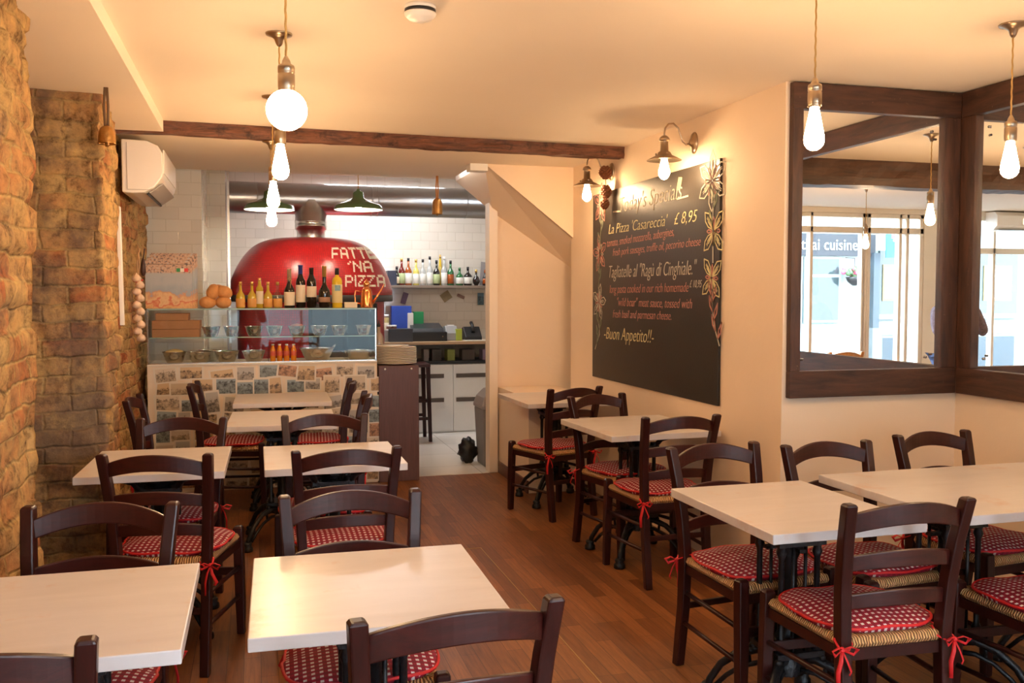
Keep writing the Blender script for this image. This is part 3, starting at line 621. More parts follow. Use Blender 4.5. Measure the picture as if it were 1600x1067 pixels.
def make_cushion():
    """seat pad, placed with the chair's own origin"""
    r = empty('seat_cushion', (0, 0, 0)); cy = 0.215
    def out(a, k=1.0):
        c, s = math.cos(a), math.sin(a); n = 3.3; q = (abs(c)**n+abs(s)**n)**(-1/n); hw = 0.205+(0.008 if s > 0 else 0)
        return Vector((c*q*hw*k, cy+s*q*0.195*k, 0))
    seg = 56; rings = 9; vs = [(0, cy, 0.456+0.043)]; fs = []
    for j in range(1, rings+1):
        k = j/rings
        for i in range(seg):
            a = 2*PI*i/seg; p = out(a, k); z = 0.018+0.025*(1-k**2.6)+0.004*noise.noise(Vector((p.x*9, p.y*9, 1)))*(1-k)*3+0.003*math.sin(a*7)*k*k
            vs.append((p.x, p.y, 0.456+z))
    for i in range(seg): fs.append((0, 1+i, 1+(i+1) % seg))
    for j in range(rings-1):
        for i in range(seg):
            i2 = (i+1) % seg; fs.append((1+j*seg+i, 1+(j+1)*seg+i, 1+(j+1)*seg+i2, 1+j*seg+i2))
    b = len(vs); 
    for k in (0.97, 0.5):
        for i in range(seg): p = out(2*PI*i/seg, k); vs.append((p.x, p.y, 0.4575))
    o = 1+(rings-1)*seg
    for i in range(seg):
        i2 = (i+1) % seg; fs.append((o+i, b+i, b+i2, o+i2)); fs.append((b+i, b+seg+i, b+seg+i2, b+i2))
    fs.append(tuple(b+seg+i for i in reversed(range(seg))))
    MB().add(vs, fs, True).build('pad', M['gingham'], r)
    MB().tube([out(2*PI*i/seg)*1.0+Vector((0, 0, 0.472+0.003*math.sin(2*PI*i/seg*7))) for i in range(seg)], 0.0048, 8, closed=True).build('piping', M['redpipe'], r)
    for s in (-1, 1):
        x, y = 0.172*s, 0.010; t = MB()
        t.tube([(s*0.15, 0.06, 0.47), (s*0.165, 0.03, 0.462), (s*0.195, 0.02, 0.45), (s*0.198, -0.012, 0.435), (s*0.170, -0.018, 0.428), (s*0.148, 0.0, 0.44), (s*0.148, 0.03, 0.462)], 0.0045, 6, flat=0.5)
        K = Vector((s*0.192, -0.018, 0.432)); t.ball(K, 0.009, 8, 6)
        for q in (-1, 1):
            t.tube([K, K+Vector((q*0.02, -0.014, 0.012)), K+Vector((q*0.042, -0.016, 0.004)), K+Vector((q*0.030, -0.014, -0.012)), K], [0.005, 0.006, 0.007, 0.006, 0.004], 6, flat=0.35)
            t.tube([K, K+Vector((q*0.010, -0.012, -0.03)), K+Vector((q*0.022+0.004, -0.010, -0.065)), K+Vector((q*0.018, -0.012, -0.095+0.02*q))], [0.004, 0.0065, 0.007, 0.006], 6, flat=0.35)
        t.build('tie', M['redpipe'], r)
    return r
C0 = make_chair(); K0 = make_cushion()
CH = [  # x, y of the back, facing angle (0 = facing away from the camera), short place phrase, cushion
 (-0.44, 2.865, 180-8, "behind the left front table, nearest the brick pier", 1),
 (-0.38, 3.730, -12, "in the left row, back to camera, before the second table", 1),
 (-0.36, 4.804, 180-9, "facing the camera beyond the second left table", 1),
 (-0.715, 5.870, -90-4, "side-on against the far brick wall", 1),
 (-0.425, 6.70, -90-4, "side-on at the left end of the farthest left table", 1),
 (0.330, 4.752, 180-5, "facing the camera beyond the second centre table", 1),
 (0.648, 5.69, 90-3, "side-on right of the third centre table, nearer of two", 1),
 (0.645, 6.62, 90-3, "side-on right of the farthest centre table, nearest the dark counter end", 1),
 (0.340, 3.667, 2, "in the centre aisle row, back to camera, second from the front", 1),
 (0.273, 2.837, 180-1, "facing the camera beyond the centre front table", 1),
 (0.372, 1.722, 5, "nearest the camera at bottom centre", 1),
 (-0.495, 1.735, 2, "cut off at the bottom left corner", 1),
 (2.020, 5.713, 17, "back to camera at the table by the stair recess", 1),
 (1.996, 5.257, 180+18, "facing the camera at the table under the chalkboard", 1),
 (2.058, 4.221, 1.5, "back to camera at the table under the chalkboard", 1),
 (1.783, 3.365, 180+7, "beside the aisle, left end of the right-hand tables", 1),
 (2.255, 3.283, 180+4, "against the wall under the left mirror's left half", 1),
 (2.872, 3.405, 180+7, "against the wall under the mirror corner", 1),
 (1.850, 2.281, -2.5, "back to camera in front of the right-hand tables", 1),
 (2.560, 2.20, -2, "cut off by the right edge", 1)]
for i, (x, y, a, ph, cu) in enumerate(CH):
    R = Matrix.Rotation(math.radians(a), 3, 'Z'); off = R @ Vector((0, 0.052, 0)); loc = (x+off.x, y+off.y, 0)
    c = C0 if i == 0 else copy_tree(C0); c.location = loc; c.rotation_euler = (0, 0, math.radians(a))
    tag(c, 'dark ladder-back chair '+ph, 'chair', 'ladder-back rush-seated chairs')
    rk = random.Random(i*13+5)
    k = K0 if i == 0 else copy_tree(K0); k.location = loc; k.rotation_euler = (0, 0, math.radians(a))
    tag(k, 'red gingham pad, chair '+ph, 'cushion', 'red gingham seat pads')

# ------------------------------------------------------------------ tables
def pedestal(r, cx, cy, zt):
    b = MB(); b.box(cx-0.17, cx+0.17, cy-0.17, cy+0.17, zt-0.012, zt); b.box(cx-0.20, cx+0.20, cy-0.02, cy+0.02, zt-0.03, zt-0.010); b.box(cx-0.02, cx+0.02, cy-0.2, cy+0.2, zt-0.03, zt-0.010)
    for sx in (-1, 1):
        for sy in (-1, 1):
            b.tube([(cx+sx*0.070, cy+sy*0.070, zt-0.09), (cx+sx*0.10, cy+sy*0.10, zt-0.04), (cx+sx*0.16, cy+sy*0.16, zt-0.012)], [0.014, 0.016, 0.012], 8)
    b.build('top_bracket', M['iron'], r, 0.002)
    for sx in (-1, 1):
        for sy in (-1, 1):
            MB().lathe([(0.018, 0.25), (0.018, 0.27), (0.010, 0.285), (0.0105, zt-0.14), (0.018, zt-0.12), (0.013, zt-0.105), (0.021, zt-0.085), (0.021, zt-0.06)], 12, (cx+sx*0.070, cy+sy*0.070, 0)).build('side_column', M['iron'], r)
    for dx, dy in ((0.024, 0.070), (-0.024, 0.070), (0.024, -0.070), (-0.024, -0.070)):
        MB().tube([(cx+dx, cy+dy, 0.25), (cx+dx, cy+dy, zt-0.09)], 0.0065, 8).build('side_column', M['iron'], r)
    fl = []
    for k in range(32):
        rr_ = 0.030+(0.004 if k % 2 else 0)
        fl.append(rr_)
    mb = MB(); vs = []; prof = [(1.5, 0.15), (1.5, 0.19), (1.0, 0.22), (0.95, 0.26), (1.3, 0.28), (1.0, 0.30), (0.92, zt-0.16), (1.2, zt-0.14), (1.0, zt-0.12), (1.7, zt-0.06), (1.9, zt-0.012)]
    for q, z in prof:
        for k in range(32):
            a = 2*PI*k/32; vs.append((cx+fl[k]*q*math.cos(a), cy+fl[k]*q*math.sin(a), z))
    fs = [(i*32+k, i*32+(k+1) % 32, (i+1)*32+(k+1) % 32, (i+1)*32+k) for i in range(len(prof)-1) for k in range(32)]
    mb.add(vs, fs, True)
    mb.box(cx-0.092, cx+0.092, cy-0.092, cy+0.092, zt-0.095, zt-0.078).box(cx-0.092, cx+0.092, cy-0.092, cy+0.092, 0.232, 0.252).box(cx-0.09, cx+0.09, cy-0.012, cy+0.012, 0.60, 0.612).box(cx-0.012, cx+0.012, cy-0.09, cy+0.09, 0.60, 0.612)
    mb.build('column', M['iron'], r)
    for sx in (-1, 1):
        for sy in (-1, 1):
            lg = MB(); d = Vector((sx, sy, 0)).normalized(); c = Vector((cx, cy, 0))
            P = lambda t, z: c+d*t+Vector((0, 0, z))
            lg.tube([P(0.04, 0.205), P(0.10, 0.215), (P(0.17, 0.19)), P(0.235, 0.135), P(0.275, 0.07), P(0.285, 0.03)], [0.018, 0.017, 0.015, 0.014, 0.014, 0.016], 10)
            lg.tube([P(0.04, 0.165), P(0.10, 0.165), P(0.16, 0.14), P(0.215, 0.095), P(0.255, 0.05)], [0.010, 0.010, 0.009, 0.009, 0.009], 8)
            lg.tube([P(0.135, 0.205), P(0.13, 0.16)], 0.008, 6); lg.ball(P(0.12, 0.225), 0.014, 8, 6)
            lg.lathe([(0.019, 0.055), (0.026, 0.045), (0.022, 0.032), (0.030, 0.024), (0.032, 0.004), (0.028, 0.0)], 12, P(0.285, 0))
            lg.build('foot', M['iron'], r)
def table(x0, x1, y0, y1, z, rz, label, ped=None):
    cx, cy = (x0+x1)/2, (y0+y1)/2; r = empty('bistro_table', (cx, cy, 0), math.radians(rz)); tag(r, label, 'table', 'limed-wood bistro tables on iron pedestals')
    a, b = (x1-x0)/2, (y1-y0)/2
    MB().box(-a, a, -b, b, z-0.032, z).build('table_top', M['top'], r, 0.003)
    for px in (ped or [0]): pedestal(r, px, 0, z-0.032)
    return r
table(-0.705, -0.158, 1.985, 2.63, 0.75, 0, 'pale bistro table at the lower left, beside the near brick pier')
table(-0.022, 0.568, 2.005, 2.63, 0.75, -1, 'pale bistro table at bottom centre with the bright glare on it')
table(-0.715, -0.130, 4.0, 4.66, 0.75, -1, 'pale bistro table tucked against the second brick pier')
table(0.024, 0.630, 3.975, 4.60, 0.75, 0, 'pale bistro table in the second row of the centre')
table(-0.165, 0.450, 5.33, 6.03, 0.75, -2, 'pale bistro table third back in the centre, before the farthest one')
table(-0.155, 0.50, 6.41, 7.06, 0.755, -1, 'farthest pale bistro table, close to the postcard counter')
table(1.510, 2.073, 2.470, 3.180, 0.75, 0.5, 'pale bistro table beside the aisle in the right-hand group')
table(2.155, 3.36, 2.45, 3.19, 0.768, 0.5, 'long pale table at the right under the mirrors', [-0.30, 0.34])
table(1.750, 2.40, 4.46, 5.18, 0.75, 3, 'pale bistro table against the wall under the chalkboard')
table(1.745, 2.38, 5.93, 6.66, 0.75, 1.5, 'pale bistro table in the stair recess, farthest on the right')
# brass strip of the floor hatch
a = atZ(724, 857, 0); b = atZ(751, 856, 0); c = atZ(840, 955, 0)
MBt = MB(); MBt.add(*bar((a.x-0.25, b.y, 0.0012), (b.x, b.y, 0.0012), 0.004, 0.002)).add(*bar((b.x, b.y, 0.0012), (b.x, 1.9, 0.0012), 0.004, 0.002))
struct(MBt.build('trim_3', plain('brass strip', (0.45, 0.30, 0.12), 0.4, 0.6)))
# ------------------------------------------------------------------ lamps
ORD = ['leftmost', 'second from the left', 'third from the left', 'fourth from the left', 'fifth from the left', 'sixth from the left', 'seventh from the left', 'eighth from the left', 'ninth from the left', 'tenth from the left', 'eleventh from the left', 'twelfth from the left', 'thirteenth from the left', 'fourteenth from the left']
def pendant(x, y, zc, zb, label, globe=False, group='bare bulb pendants on gold flex'):
    r = empty('bulb_pendant', (x, y, zc)); tag(r, label, 'pendant lamp', group)
    zt = (zb+0.142) if not globe else (zb+0.054*2-0.006)
    MB().lathe([(0.052, 0), (0.050, -0.006), (0.030, -0.012), (0.018, -0.022), (0.012, -0.04), (0.006, -0.05)], 24).build('ceiling_rose', M['nickel'], r)
    n = max(8, int((zc-zt-0.1)/0.006)); pts = [(0.0007*math.cos(i*0.9), 0.0007*math.sin(i*0.9), -0.045-(zc-zt-0.045-0.085)*i/n) for i in range(n+1)]
    MB().tube(pts, 0.0032, 6).build('flex', M['cord'], r)
    z0 = zt-zc
    MB().lathe([(0.004, z0+0.095), (0.011, z0+0.082), (0.013, z0+0.074), (0.021, z0+0.070), (0.0225, z0+0.064), (0.0225, z0+0.05), (0.0205, z0+0.048), (0.0225, z0+0.046), (0.0225, z0+0.012), (0.0215, z0+0.006), (0.0225, z0), (0.018, z0-0.004)], 24).build('lamp_holder', M['nickel'], r)
    if globe:
        R = 0.054; c = zb+R-zc
        prof = [(0.019, z0), (0.020, c+0.050)]+[(R*math.sin(t), c+R*math.cos(t)) for t in [0.45+k*(PI-0.45)/16 for k in range(16)]]+[(0.001, c-R)]
        MB().lathe(prof, 32).build('globe_bulb', M['globe'], r)
    else:
        prof = [(0.013, z0), (0.015, z0-0.010), (0.019, z0-0.03), (0.025, z0-0.062), (0.031, z0-0.092), (0.0325, z0-0.107), (0.030, z0-0.122), (0.022, z0-0.134), (0.010, z0-0.141), (0.001, z0-0.142)]
        MB().lathe(prof, 24).build('filament_bulb', M['bulb'], r)
    return r
pendant(0.086, 2.57, ZC, 1.923, 'pendant with a round globe bulb, largest lamp, hanging over the centre front table', True)
pendant(0.100, 3.76, ZC, 1.934, 'pendant with a teardrop filament bulb, directly below the round globe in the row')
pendant(0.093, 4.94, ZC, 1.930, 'pendant with a teardrop filament bulb, middle of the row between globe and counter')
pendant(0.100, 5.90, ZC-0.075, 1.905, 'pendant with a teardrop filament bulb hung from the beam, lowest in the row')
pendant(1.760, 2.66, ZC, 1.953, 'pendant with a teardrop filament bulb in front of the left mirror')
pendant(2.760, 2.89, ZC, 1.925, 'pendant with a teardrop filament bulb in front of the mirror at the right edge')
pendant(1.36, 0.35, ZC, 1.92, 'pendant with a teardrop filament bulb, seen reflected before the shop window')

def sconce(y, label):
    r = empty('wall_sconce', (XR, y, 2.36)); tag(r, label, 'wall lamp', 'nickel gooseneck wall lamps')
    Mx = Matrix.Rotation(-PI/2, 4, 'Y')
    MB().lathe([(0.050, 0), (0.050, 0.006), (0.044, 0.014), (0.020, 0.020), (0.014, 0.030), (0.001, 0.034)], 28, M=Matrix.Diagonal((1, 0.85, 1.25, 1)) @ Mx).build('back_plate', M['nickel'], r)
    X = -0.19
    MB().tube([(-0.02, 0, -0.005), (-0.05, 0, -0.012), (-0.075, 0, 0.004), (-0.09, 0, 0.04), (-0.105, 0, 0.08), (-0.135, 0, 0.105), (-0.165, 0, 0.100), (-0.185, 0, 0.075), (X, 0, 0.045), (X, 0, 0.02)], 0.0055, 10).build('gooseneck_arm', M['nickel'], r)
    z = -0.105
    MB().lathe([(0.001, 0.14), (0.012, 0.138), (0.025, 0.128), (0.030, 0.118), (0.030, 0.110), (0.022, 0.108), (0.022, 0.100), (0.024, 0.05), (0.034, 0.045), (0.042, 0.032), (0.045, 0.026), (0.052, 0.024), (0.098, 0.0), (0.100, -0.003), (0.096, -0.003), (0.050, 0.018), (0.028, 0.024)], 36, (X, 0, z), cap=False).build('shade', M['nickel'], r)
    for q in range(3): a = q*2.1+0.4; MB().ball((X+0.048*math.cos(a), 0.048*math.sin(a), z+0.035), 0.006, 8, 6).build('thumb_screw', M['nickel'], r)
    z0 = z+0.022
    MB().lathe([(0.013, z0+0.01), (0.015, z0-0.010), (0.019, z0-0.03), (0.026, z0-0.062), (0.032, z0-0.085), (0.0325, z0-0.098), (0.028, z0-0.113), (0.016, z0-0.128), (0.001, z0-0.134)], 24, (X, 0, 0)).build('filament_bulb', M['bulb'], r)
sconce(4.89, 'nickel gooseneck wall lamp above the middle of the chalkboard, nearer of two')
sconce(6.17, 'nickel gooseneck wall lamp at the left end of the chalkboard, farther of two')
# pine cones dangling from the far lamp
pc = empty('pine_cone_string', (2.375, 6.11, 2.36)); tag(pc, 'string of brown pine cones hanging from the far wall lamp', 'decoration')
MB().tube([(0, 0, 0), (0.004, 0, -0.1), (0, 0, -0.30)], 0.003, 6).build('string', M['cord'], pc)
def cone(c, r, h, tilt):
    mb = MB(); rk = random.Random(int(c[2]*1000)); mb.ball(c, r*0.72, 12, 8, (1, 1, h/r/2*1.1))
    for k in range(70):
        t = k/70; a = k*2.399; zz = (t-0.5)*h; rad = r*math.sin(PI*(0.12+0.80*t))
        p = Vector((c[0]+rad*0.8*math.cos(a), c[1]+rad*0.8*math.sin(a), c[2]+zz)); mb.ball(p, r*0.27, 6, 4, (1, 1, 0.5), M=Matrix.Rotation(a, 3, 'Z') @ Matrix.Rotation(-0.5, 3, 'Y'))
    return mb
cone((0, 0, -0.015), 0.047, 0.085, 0).build('pine_cone', M['pine'], pc)
cone((0.003, 0.0, -0.15), 0.044, 0.09, 0).build('pine_cone', M['pine'], pc)
cone((-0.004, 0, -0.235), 0.036, 0.07, 0).build('pine_cone', M['pine'], pc)
# green enamel kitchen pendants
M['enamel'] = plain('white enamel', (0.85, 0.85, 0.80), 0.3); M['kbulb'] = emit('kitchen bulb', (1.0, 0.90, 0.72), 60)
for px, lb in ((421, 'green enamel shade lamp over the left side of the red oven'), (560, 'green enamel shade lamp over the right side of the red oven')):
    p = atY(px, 328, 8.15); r = empty('enamel_pendant', p); tag(r, lb, 'pendant lamp', 'green enamel kitchen pendants')
    prof = [(0.001, 0.185), (0.012, 0.18), (0.02, 0.165), (0.042, 0.155), (0.046, 0.14), (0.048, 0.105), (0.065, 0.092), (0.12, 0.066), (0.185, 0.045), (0.205, 0.03), (0.212, 0.0)]
    MB().lathe(prof, 40, cap=False).build('shade', M['green'], r)
    MB().lathe([(0.209, 0.0005), (0.20, 0.028), (0.18, 0.042), (0.115, 0.062), (0.06, 0.088), (0.001, 0.09)], 40, cap=False).build('shade_lining', M['enamel'], r)
    MB().tube([(0, 0, 0.18), (0, 0, 2.80-p.z)], 0.004, 6).build('flex', M['cord'], r)
    MB().ball((0, 0, 0.035), 0.034, 16, 10).build('bulb', M['kbulb'], r)
# smoke detector
sd = empty('smoke_detector', (0.571, 3.27, ZC)); tag(sd, 'round white smoke detector with a black band on the ceiling', 'smoke detector')
MB().lathe([(0.056, 0), (0.058, -0.014)], 32).build('base', M['plastic'], sd)
MB().lathe([(0.055, -0.014), (0.055, -0.026)], 32).build('vent_band', M['black'], sd)
MB().lathe([(0.057, -0.026), (0.055, -0.034), (0.040, -0.048), (0.022, -0.052), (0.021, -0.055), (0.001, -0.056)], 32).build('cover', M['plastic'], sd)

# ------------------------------------------------------------------ bells, air conditioner, conduit, garlic
def bell(loc, drop, r0, h, label, strap):
    r = empty('cow_bell', loc); tag(r, label, 'bell')
    MB().tube([(0.004, 0, 0), (0.008, 0, -drop*0.5), (0.006, 0, -drop)], 0.006, 6, flat=0.4).tube([(-0.004, 0, 0), (-0.010, 0, -drop*0.5), (-0.006, 0, -drop)], 0.006, 6, flat=0.4).build('strap', strap, r)
    MB().lathe([(0.001, -drop+0.004), (r0*0.35, -drop), (r0*0.72, -drop-0.010), (r0*0.92, -drop-0.028), (r0, -drop-h*0.6), (r0*1.04, -drop-h+0.006), (r0*1.08, -drop-h), (r0*0.98, -drop-h+0.004)], 24, cap=False).build('bell_body', M['brass'], r)
    MB().tube([(0, 0, -drop-h*0.4), (0, 0, -drop-h-0.012)], 0.008, 8).build('clapper', M['brass'], r)
bell((-0.648, 4.60, 2.43), 0.175, 0.038, 0.082, 'brass cow bell hanging at the corner of the brick pier', plain('leather strap', (0.16, 0.09, 0.045), 0.7))
p = atY(683, 283, 7.80); bell((p.x, p.y, ZC), 0.19, 0.044, 0.135, 'copper-coloured bell hanging in the kitchen opening', plain('orange strap', (0.55, 0.22, 0.06), 0.7))
ac = empty('air_conditioner', (-0.80, 6.25, 2.13)); tag(ac, 'white split air conditioner on the brick wall under the beam', 'air conditioner')
prof = [(0, 0), (0.06, -0.005), (0.13, 0.0), (0.19, 0.035), (0.235, 0.095), (0.245, 0.13), (0.24, 0.25), (0.215, 0.295), (0.15, 0.325), (0, 0.33)]
MX = Matrix(((1,0,0,0),(0,0,1,0),(0,1,0,0),(0,0,0,1)))
MB().prism(prof, 0.95, MX).build('casing', M['plastic'], ac, 0.008, 3)
MB().add(*bar((0.245, 0.03, 0.20), (0.245, 0.92, 0.20), 0.008, 0.15)).build('front_cover', M['plastic'], ac, 0.003)
Ml = Matrix.Translation((0.155, 0.06, 0.008)) @ Matrix.Rotation(-0.62, 4, 'Y')
MB().box(0, 0.10, 0, 0.82, -0.006, 0.0, Ml).build('air_flap', plain('flap grey', (0.42, 0.38, 0.34), 0.4), ac)
MB().box(-0.02, -0.005, -0.01, 0.83, -0.008, -0.002, Ml).build('outlet_slot', M['black'], ac)
MB().box(0.03, 0.22, -0.004, -0.0005, 0.015, 0.018).box(0.03, 0.033, -0.004, -0.0005, 0.02, 0.31).build('seam', plain('seam grey', (0.4, 0.36, 0.33), 0.6), ac)
tag(MB().box(-0.012, 0.012, -0.02, 0.02, 1.30, 2.02).build('pipe_cover', M['plastic'], None, 0.004, loc=(-0.772, 6.05, 0), rot=(0, -0.012, 0)), 'narrow white pipe cover on the brick wall behind the second pier', 'pipe cover')
g0 = atX(216, 432, -0.735); gs = empty('garlic_braid', g0); tag(gs, 'braid of garlic bulbs hanging on the brick wall beside the counter', 'garlic')
st = MB(); rk = random.Random(4)
for q in range(4): st.tube([(0.012*math.sin(q), 0.012*math.cos(q), 0.20-q*0.015), (0.01*math.cos(q*2), 0.01*math.sin(q*2), 0.08), (0, 0, 0), (0, 0, -0.40)], 0.005, 6)
st.build('stalk', plain('dry stalk', (0.40, 0.24, 0.12), 0.8), gs)
for k in range(10):
    c = ((0.010 if k % 2 else -0.010), rk.uniform(-0.012, 0.012), -0.01-k*0.043); mb = MB(); vs = []
    mb.lathe([(0.001, 0.036), (0.006, 0.026), (0.020, 0.015), (0.029, 0.0), (0.026, -0.016), (0.012, -0.025), (0.001, -0.026)], 14, c); mb.build('garlic_bulb', M['garlic'], gs)
MB().tube([(-0.03, 0, -0.03), (0, -0.02, -0.04), (0.03, 0, -0.02)], 0.006, 6, flat=0.4).build('ribbon', M['redpipe'], gs)
bl = tag(MB().lathe([(0.001, 0.10), (0.012, 0.09), (0.026, 0.05), (0.030, 0.0), (0.020, -0.02), (0.001, -0.03)], 12, M=Matrix.Diagonal((0.6, 1, 1, 1))).tube([(0, 0, 0.08), (0.01, 0, 0.16)], 0.004, 6).build('dried_pepper', plain('dried dark pepper', (0.05, 0.02, 0.015), 0.5), loc=atX(224, 425, -0.74)), 'dark dried pepper hanging above the garlic braid', 'pepper')

# ------------------------------------------------------------------ chalkboard
cb = empty('chalkboard', (XR-0.002, 5.53, 1.56)); tag(cb, 'tall chalkboard with the specials written in coloured chalk', 'chalkboard')
MB().box(-0.016, 0, -0.98, 0.975, -0.685, 0.665).build('board', M['slate'], cb, 0.002)
BX = XR-0.018
def onb(px, py):
    p = atX(px, py, BX-0.001); return p
Rt = Matrix(((0, 0, -1), (-1, 0, 0), (0, 1, 0)))
def chalk(text, pl, pr, size, mat, shear=0.28):
    a = onb(*pl); b = onb(*pr); cu = bpy.data.curves.new('chalk_writing', 'FONT'); cu.body = text; cu.size = size; cu.shear = shear; cu.extrude = 0.0006; cu.offset = -0.0013*size/0.1
    cu.materials.append(mat); o = bpy.data.objects.new('chalk_writing', cu); COL.objects.link(o); bpy.context.view_layer.update()
    wd = o.dimensions.x; L = math.hypot(b.y-a.y, b.z-a.z); ang = math.atan2(b.z-a.z, a.y-b.y)
    o.scale = (L/wd, 1, 1); o.parent = cb; o.rotation_euler = (Rt @ Matrix.Rotation(ang, 3, 'Z')).to_euler(); o.location = (BX-0.001-cb.location.x, a.y-cb.location.y, a.z-cb.location.z); return meshify(o)
Wc, Yc, Pc, Gc = M['chalk_w'], M['chalk_y'], M['chalk_p'], M['chalk_g']
chalk("Today's Specials", (966, 333), (1062, 310), 0.150, Wc)
chalk("La Pizza 'Casareccia'   \u00a3 8,95", (950, 366), (1088, 346), 0.100, Yc)
chalk("tomato, smoked mozzarella, aubergines,", (948, 386), (1052, 368.5), 0.080, Pc)
chalk("fresh pork sausages, truffle oil, pecorino cheese", (957, 400), (1094, 383.5), 0.075, Pc)
chalk("Tagliatelle al \"Rag\u00f9 di Cinghiale.\"", (950, 434), (1086, 429), 0.125, Wc)
chalk("long pasta cooked in our rich homemade", (952, 458), (1075, 456), 0.085, Pc)
chalk("\u00a3 10,95", (1077, 449), (1096, 449), 0.062, Wc)
chalk("\"wild boar\" meat sauce, tossed with", (963, 478), (1079, 482), 0.085, Pc)
chalk("fresh basil and parmesan cheese.", (957, 496), (1048, 500), 0.080, Pc)
chalk("-Buon Appetito!!-", (943, 529), (1020, 536), 0.125, Yc)
CL = {}; CUR = ['chalk_underline', 0]
def flatline(q, rad, mat, closed=False):
    mb = CL.setdefault((CUR[0], mat.name), (MB(), mat, CUR[0]))[0]
    n = len(q); rng = range(n if closed else n-1)
    for i in rng:
        a = q[i]; b = q[(i+1) % n]; d = (b-a); 
        if d.length < 1e-6: continue
        d.normalize(); s = Vector((0, -d.z, d.y))*rad; e = d*rad*0.6; X = Vector((-0.001, 0, 0))
        vs = [a-s-e, a+s-e, b+s+e, b-s+e]; mb.add([v for v in vs]+[v+X for v in vs], [(0, 1, 2, 3), (7, 6, 5, 4), (0, 4, 5, 1), (1, 5, 6, 2), (2, 6, 7, 3), (3, 7, 4, 0)])
def flower(px, py, R, mat, inner, rot, n=5):
    CUR[1] += 1; CUR[0] = 'chalk_flower %d' % CUR[1]
    c = onb(px, py)-cb.location
    def pt(r, a): return Vector((c.x, c.y-r*math.cos(a), c.z+r*math.sin(a)))
    for k in range(n):
        a = rot+2*PI*k/n
        out = [pt(0.01, a), pt(R*0.45, a+0.42), pt(R*0.75, a+0.27), pt(R, a), pt(R*0.75, a-0.27), pt(R*0.45, a-0.42)]
        flatline(out, 0.0034, mat, True)
        for t in (-0.22, -0.08, 0.08, 0.22): flatline([pt(R*0.15, a+t), pt(R*(0.80-abs(t)), a+t*0.55)], 0.0018, mat)
    for k in range(n): a = rot+2*PI*(k+0.5)/n; flatline([pt(0.01, a), pt(R*0.4, a+0.16), pt(R*0.52, a), pt(R*0.4, a-0.16)], 0.0038, inner, True)
def vine(pxs, mat, leaf):
    CUR[1] += 1; CUR[0] = 'chalk_vine %d' % CUR[1]
    q = [onb(*p)-cb.location for p in pxs]; flatline(q, 0.005, mat)
    for i in range(len(q)-1):
        for t, s in ((0.25, 1), (0.65, -1)):
            p = q[i].lerp(q[i+1], t); out = [p, p+Vector((0, s*0.035, 0.035)), p+Vector((0, s*0.045, 0.09)), p+Vector((0, s*0.012, 0.05))]; flatline(out, 0.005, leaf, True)
flower(1113, 282, 0.17, Wc, Pc, 0.5, 6); flower(1115, 361, 0.15, Yc, Pc, 0.75, 4); flower(1112, 434, 0.14, Yc, Pc, 0.7, 4)
flower(939, 318, 0.15, Pc, Wc, 0.2, 5); flower(937, 396, 0.14, Pc, Wc, 0.5, 5); flower(936, 472, 0.135, Wc, Pc, 0.1, 5)
vine([(1116, 305), (1114, 335), (1114, 410)], Wc, Gc); vine([(1112, 455), (1113, 480), (1116, 510), (1124, 540)], Wc, Pc)
vine([(940, 345), (938, 370), (937, 420), (935, 450)], Gc, Gc); vine([(935, 500), (937, 522), (930, 545)], Wc, Gc)
CUR[0] = 'chalk_stroke left'
flatline([onb(958, 331)-cb.location, onb(970, 330)-cb.location], 0.005, Wc); CUR[0] = 'chalk_stroke right'; flatline([onb(1058, 311)-cb.location, onb(1075, 306)-cb.location], 0.005, Wc)
for q in range(3): flatline([onb(1058+q*2, 296)-cb.location, onb(1061+q*2, 278)-cb.location], 0.006, Yc)
for k, (mb, mt, nm) in CL.items(): mb.build(nm.split()[0], mt, cb)
# ------------------------------------------------------------------ counter with postcards, glass display case
CX0, CX1, CY = -0.785, 0.915, 7.28
ct = empty('display_counter', (0.06, CY, 0)); tag(ct, 'serving counter faced with a collage of old postcards', 'counter')
MB().box(CX0-0.06, CX1-0.06, 0.006, 0.50, 0, 0.955).build('body', plain('aged panel paper', (0.72, 0.58, 0.42), 0.6, var=0.15, scale=6), ct, 0.003)
MB().box(CX0-0.06, CX1-0.06, -0.004, 0.50, 0.955, 0.968).build('counter_top', plain('pale counter edge', (0.70, 0.62, 0.50), 0.3), ct, 0.003)
rk = random.Random(11); cards = []
rows = [0.885, 0.775, 0.665, 0.55, 0.43, 0.31, 0.19, 0.08]
for ri, z in enumerate(rows):
    x = -0.80
    while x < 0.80 and len(cards) < 96:
        w = rk.uniform(0.145, 0.195); h = rk.uniform(0.10, 0.135)
        if rk.random() < 0.16: w, h = h, w*0.95
        cards.append((x+w/2+rk.uniform(-0.01, 0.01), z+rk.uniform(-0.02, 0.025), w, h, rk.uniform(-0.14, 0.14) if rk.random() < 0.6 else 0, rk.uniform(0.002, 0.0045)))
        x += w+rk.uniform(-0.03, 0.035)
for (x, z, w, h, a, d) in cards:
    c = MB().box(-w/2, w/2, -0.0006, 0.0006, -h/2, h/2).build('postcard', M['postcard'], ct); c.location = (x, 0.006-d, z); c.rotation_euler = (0, a, 0)
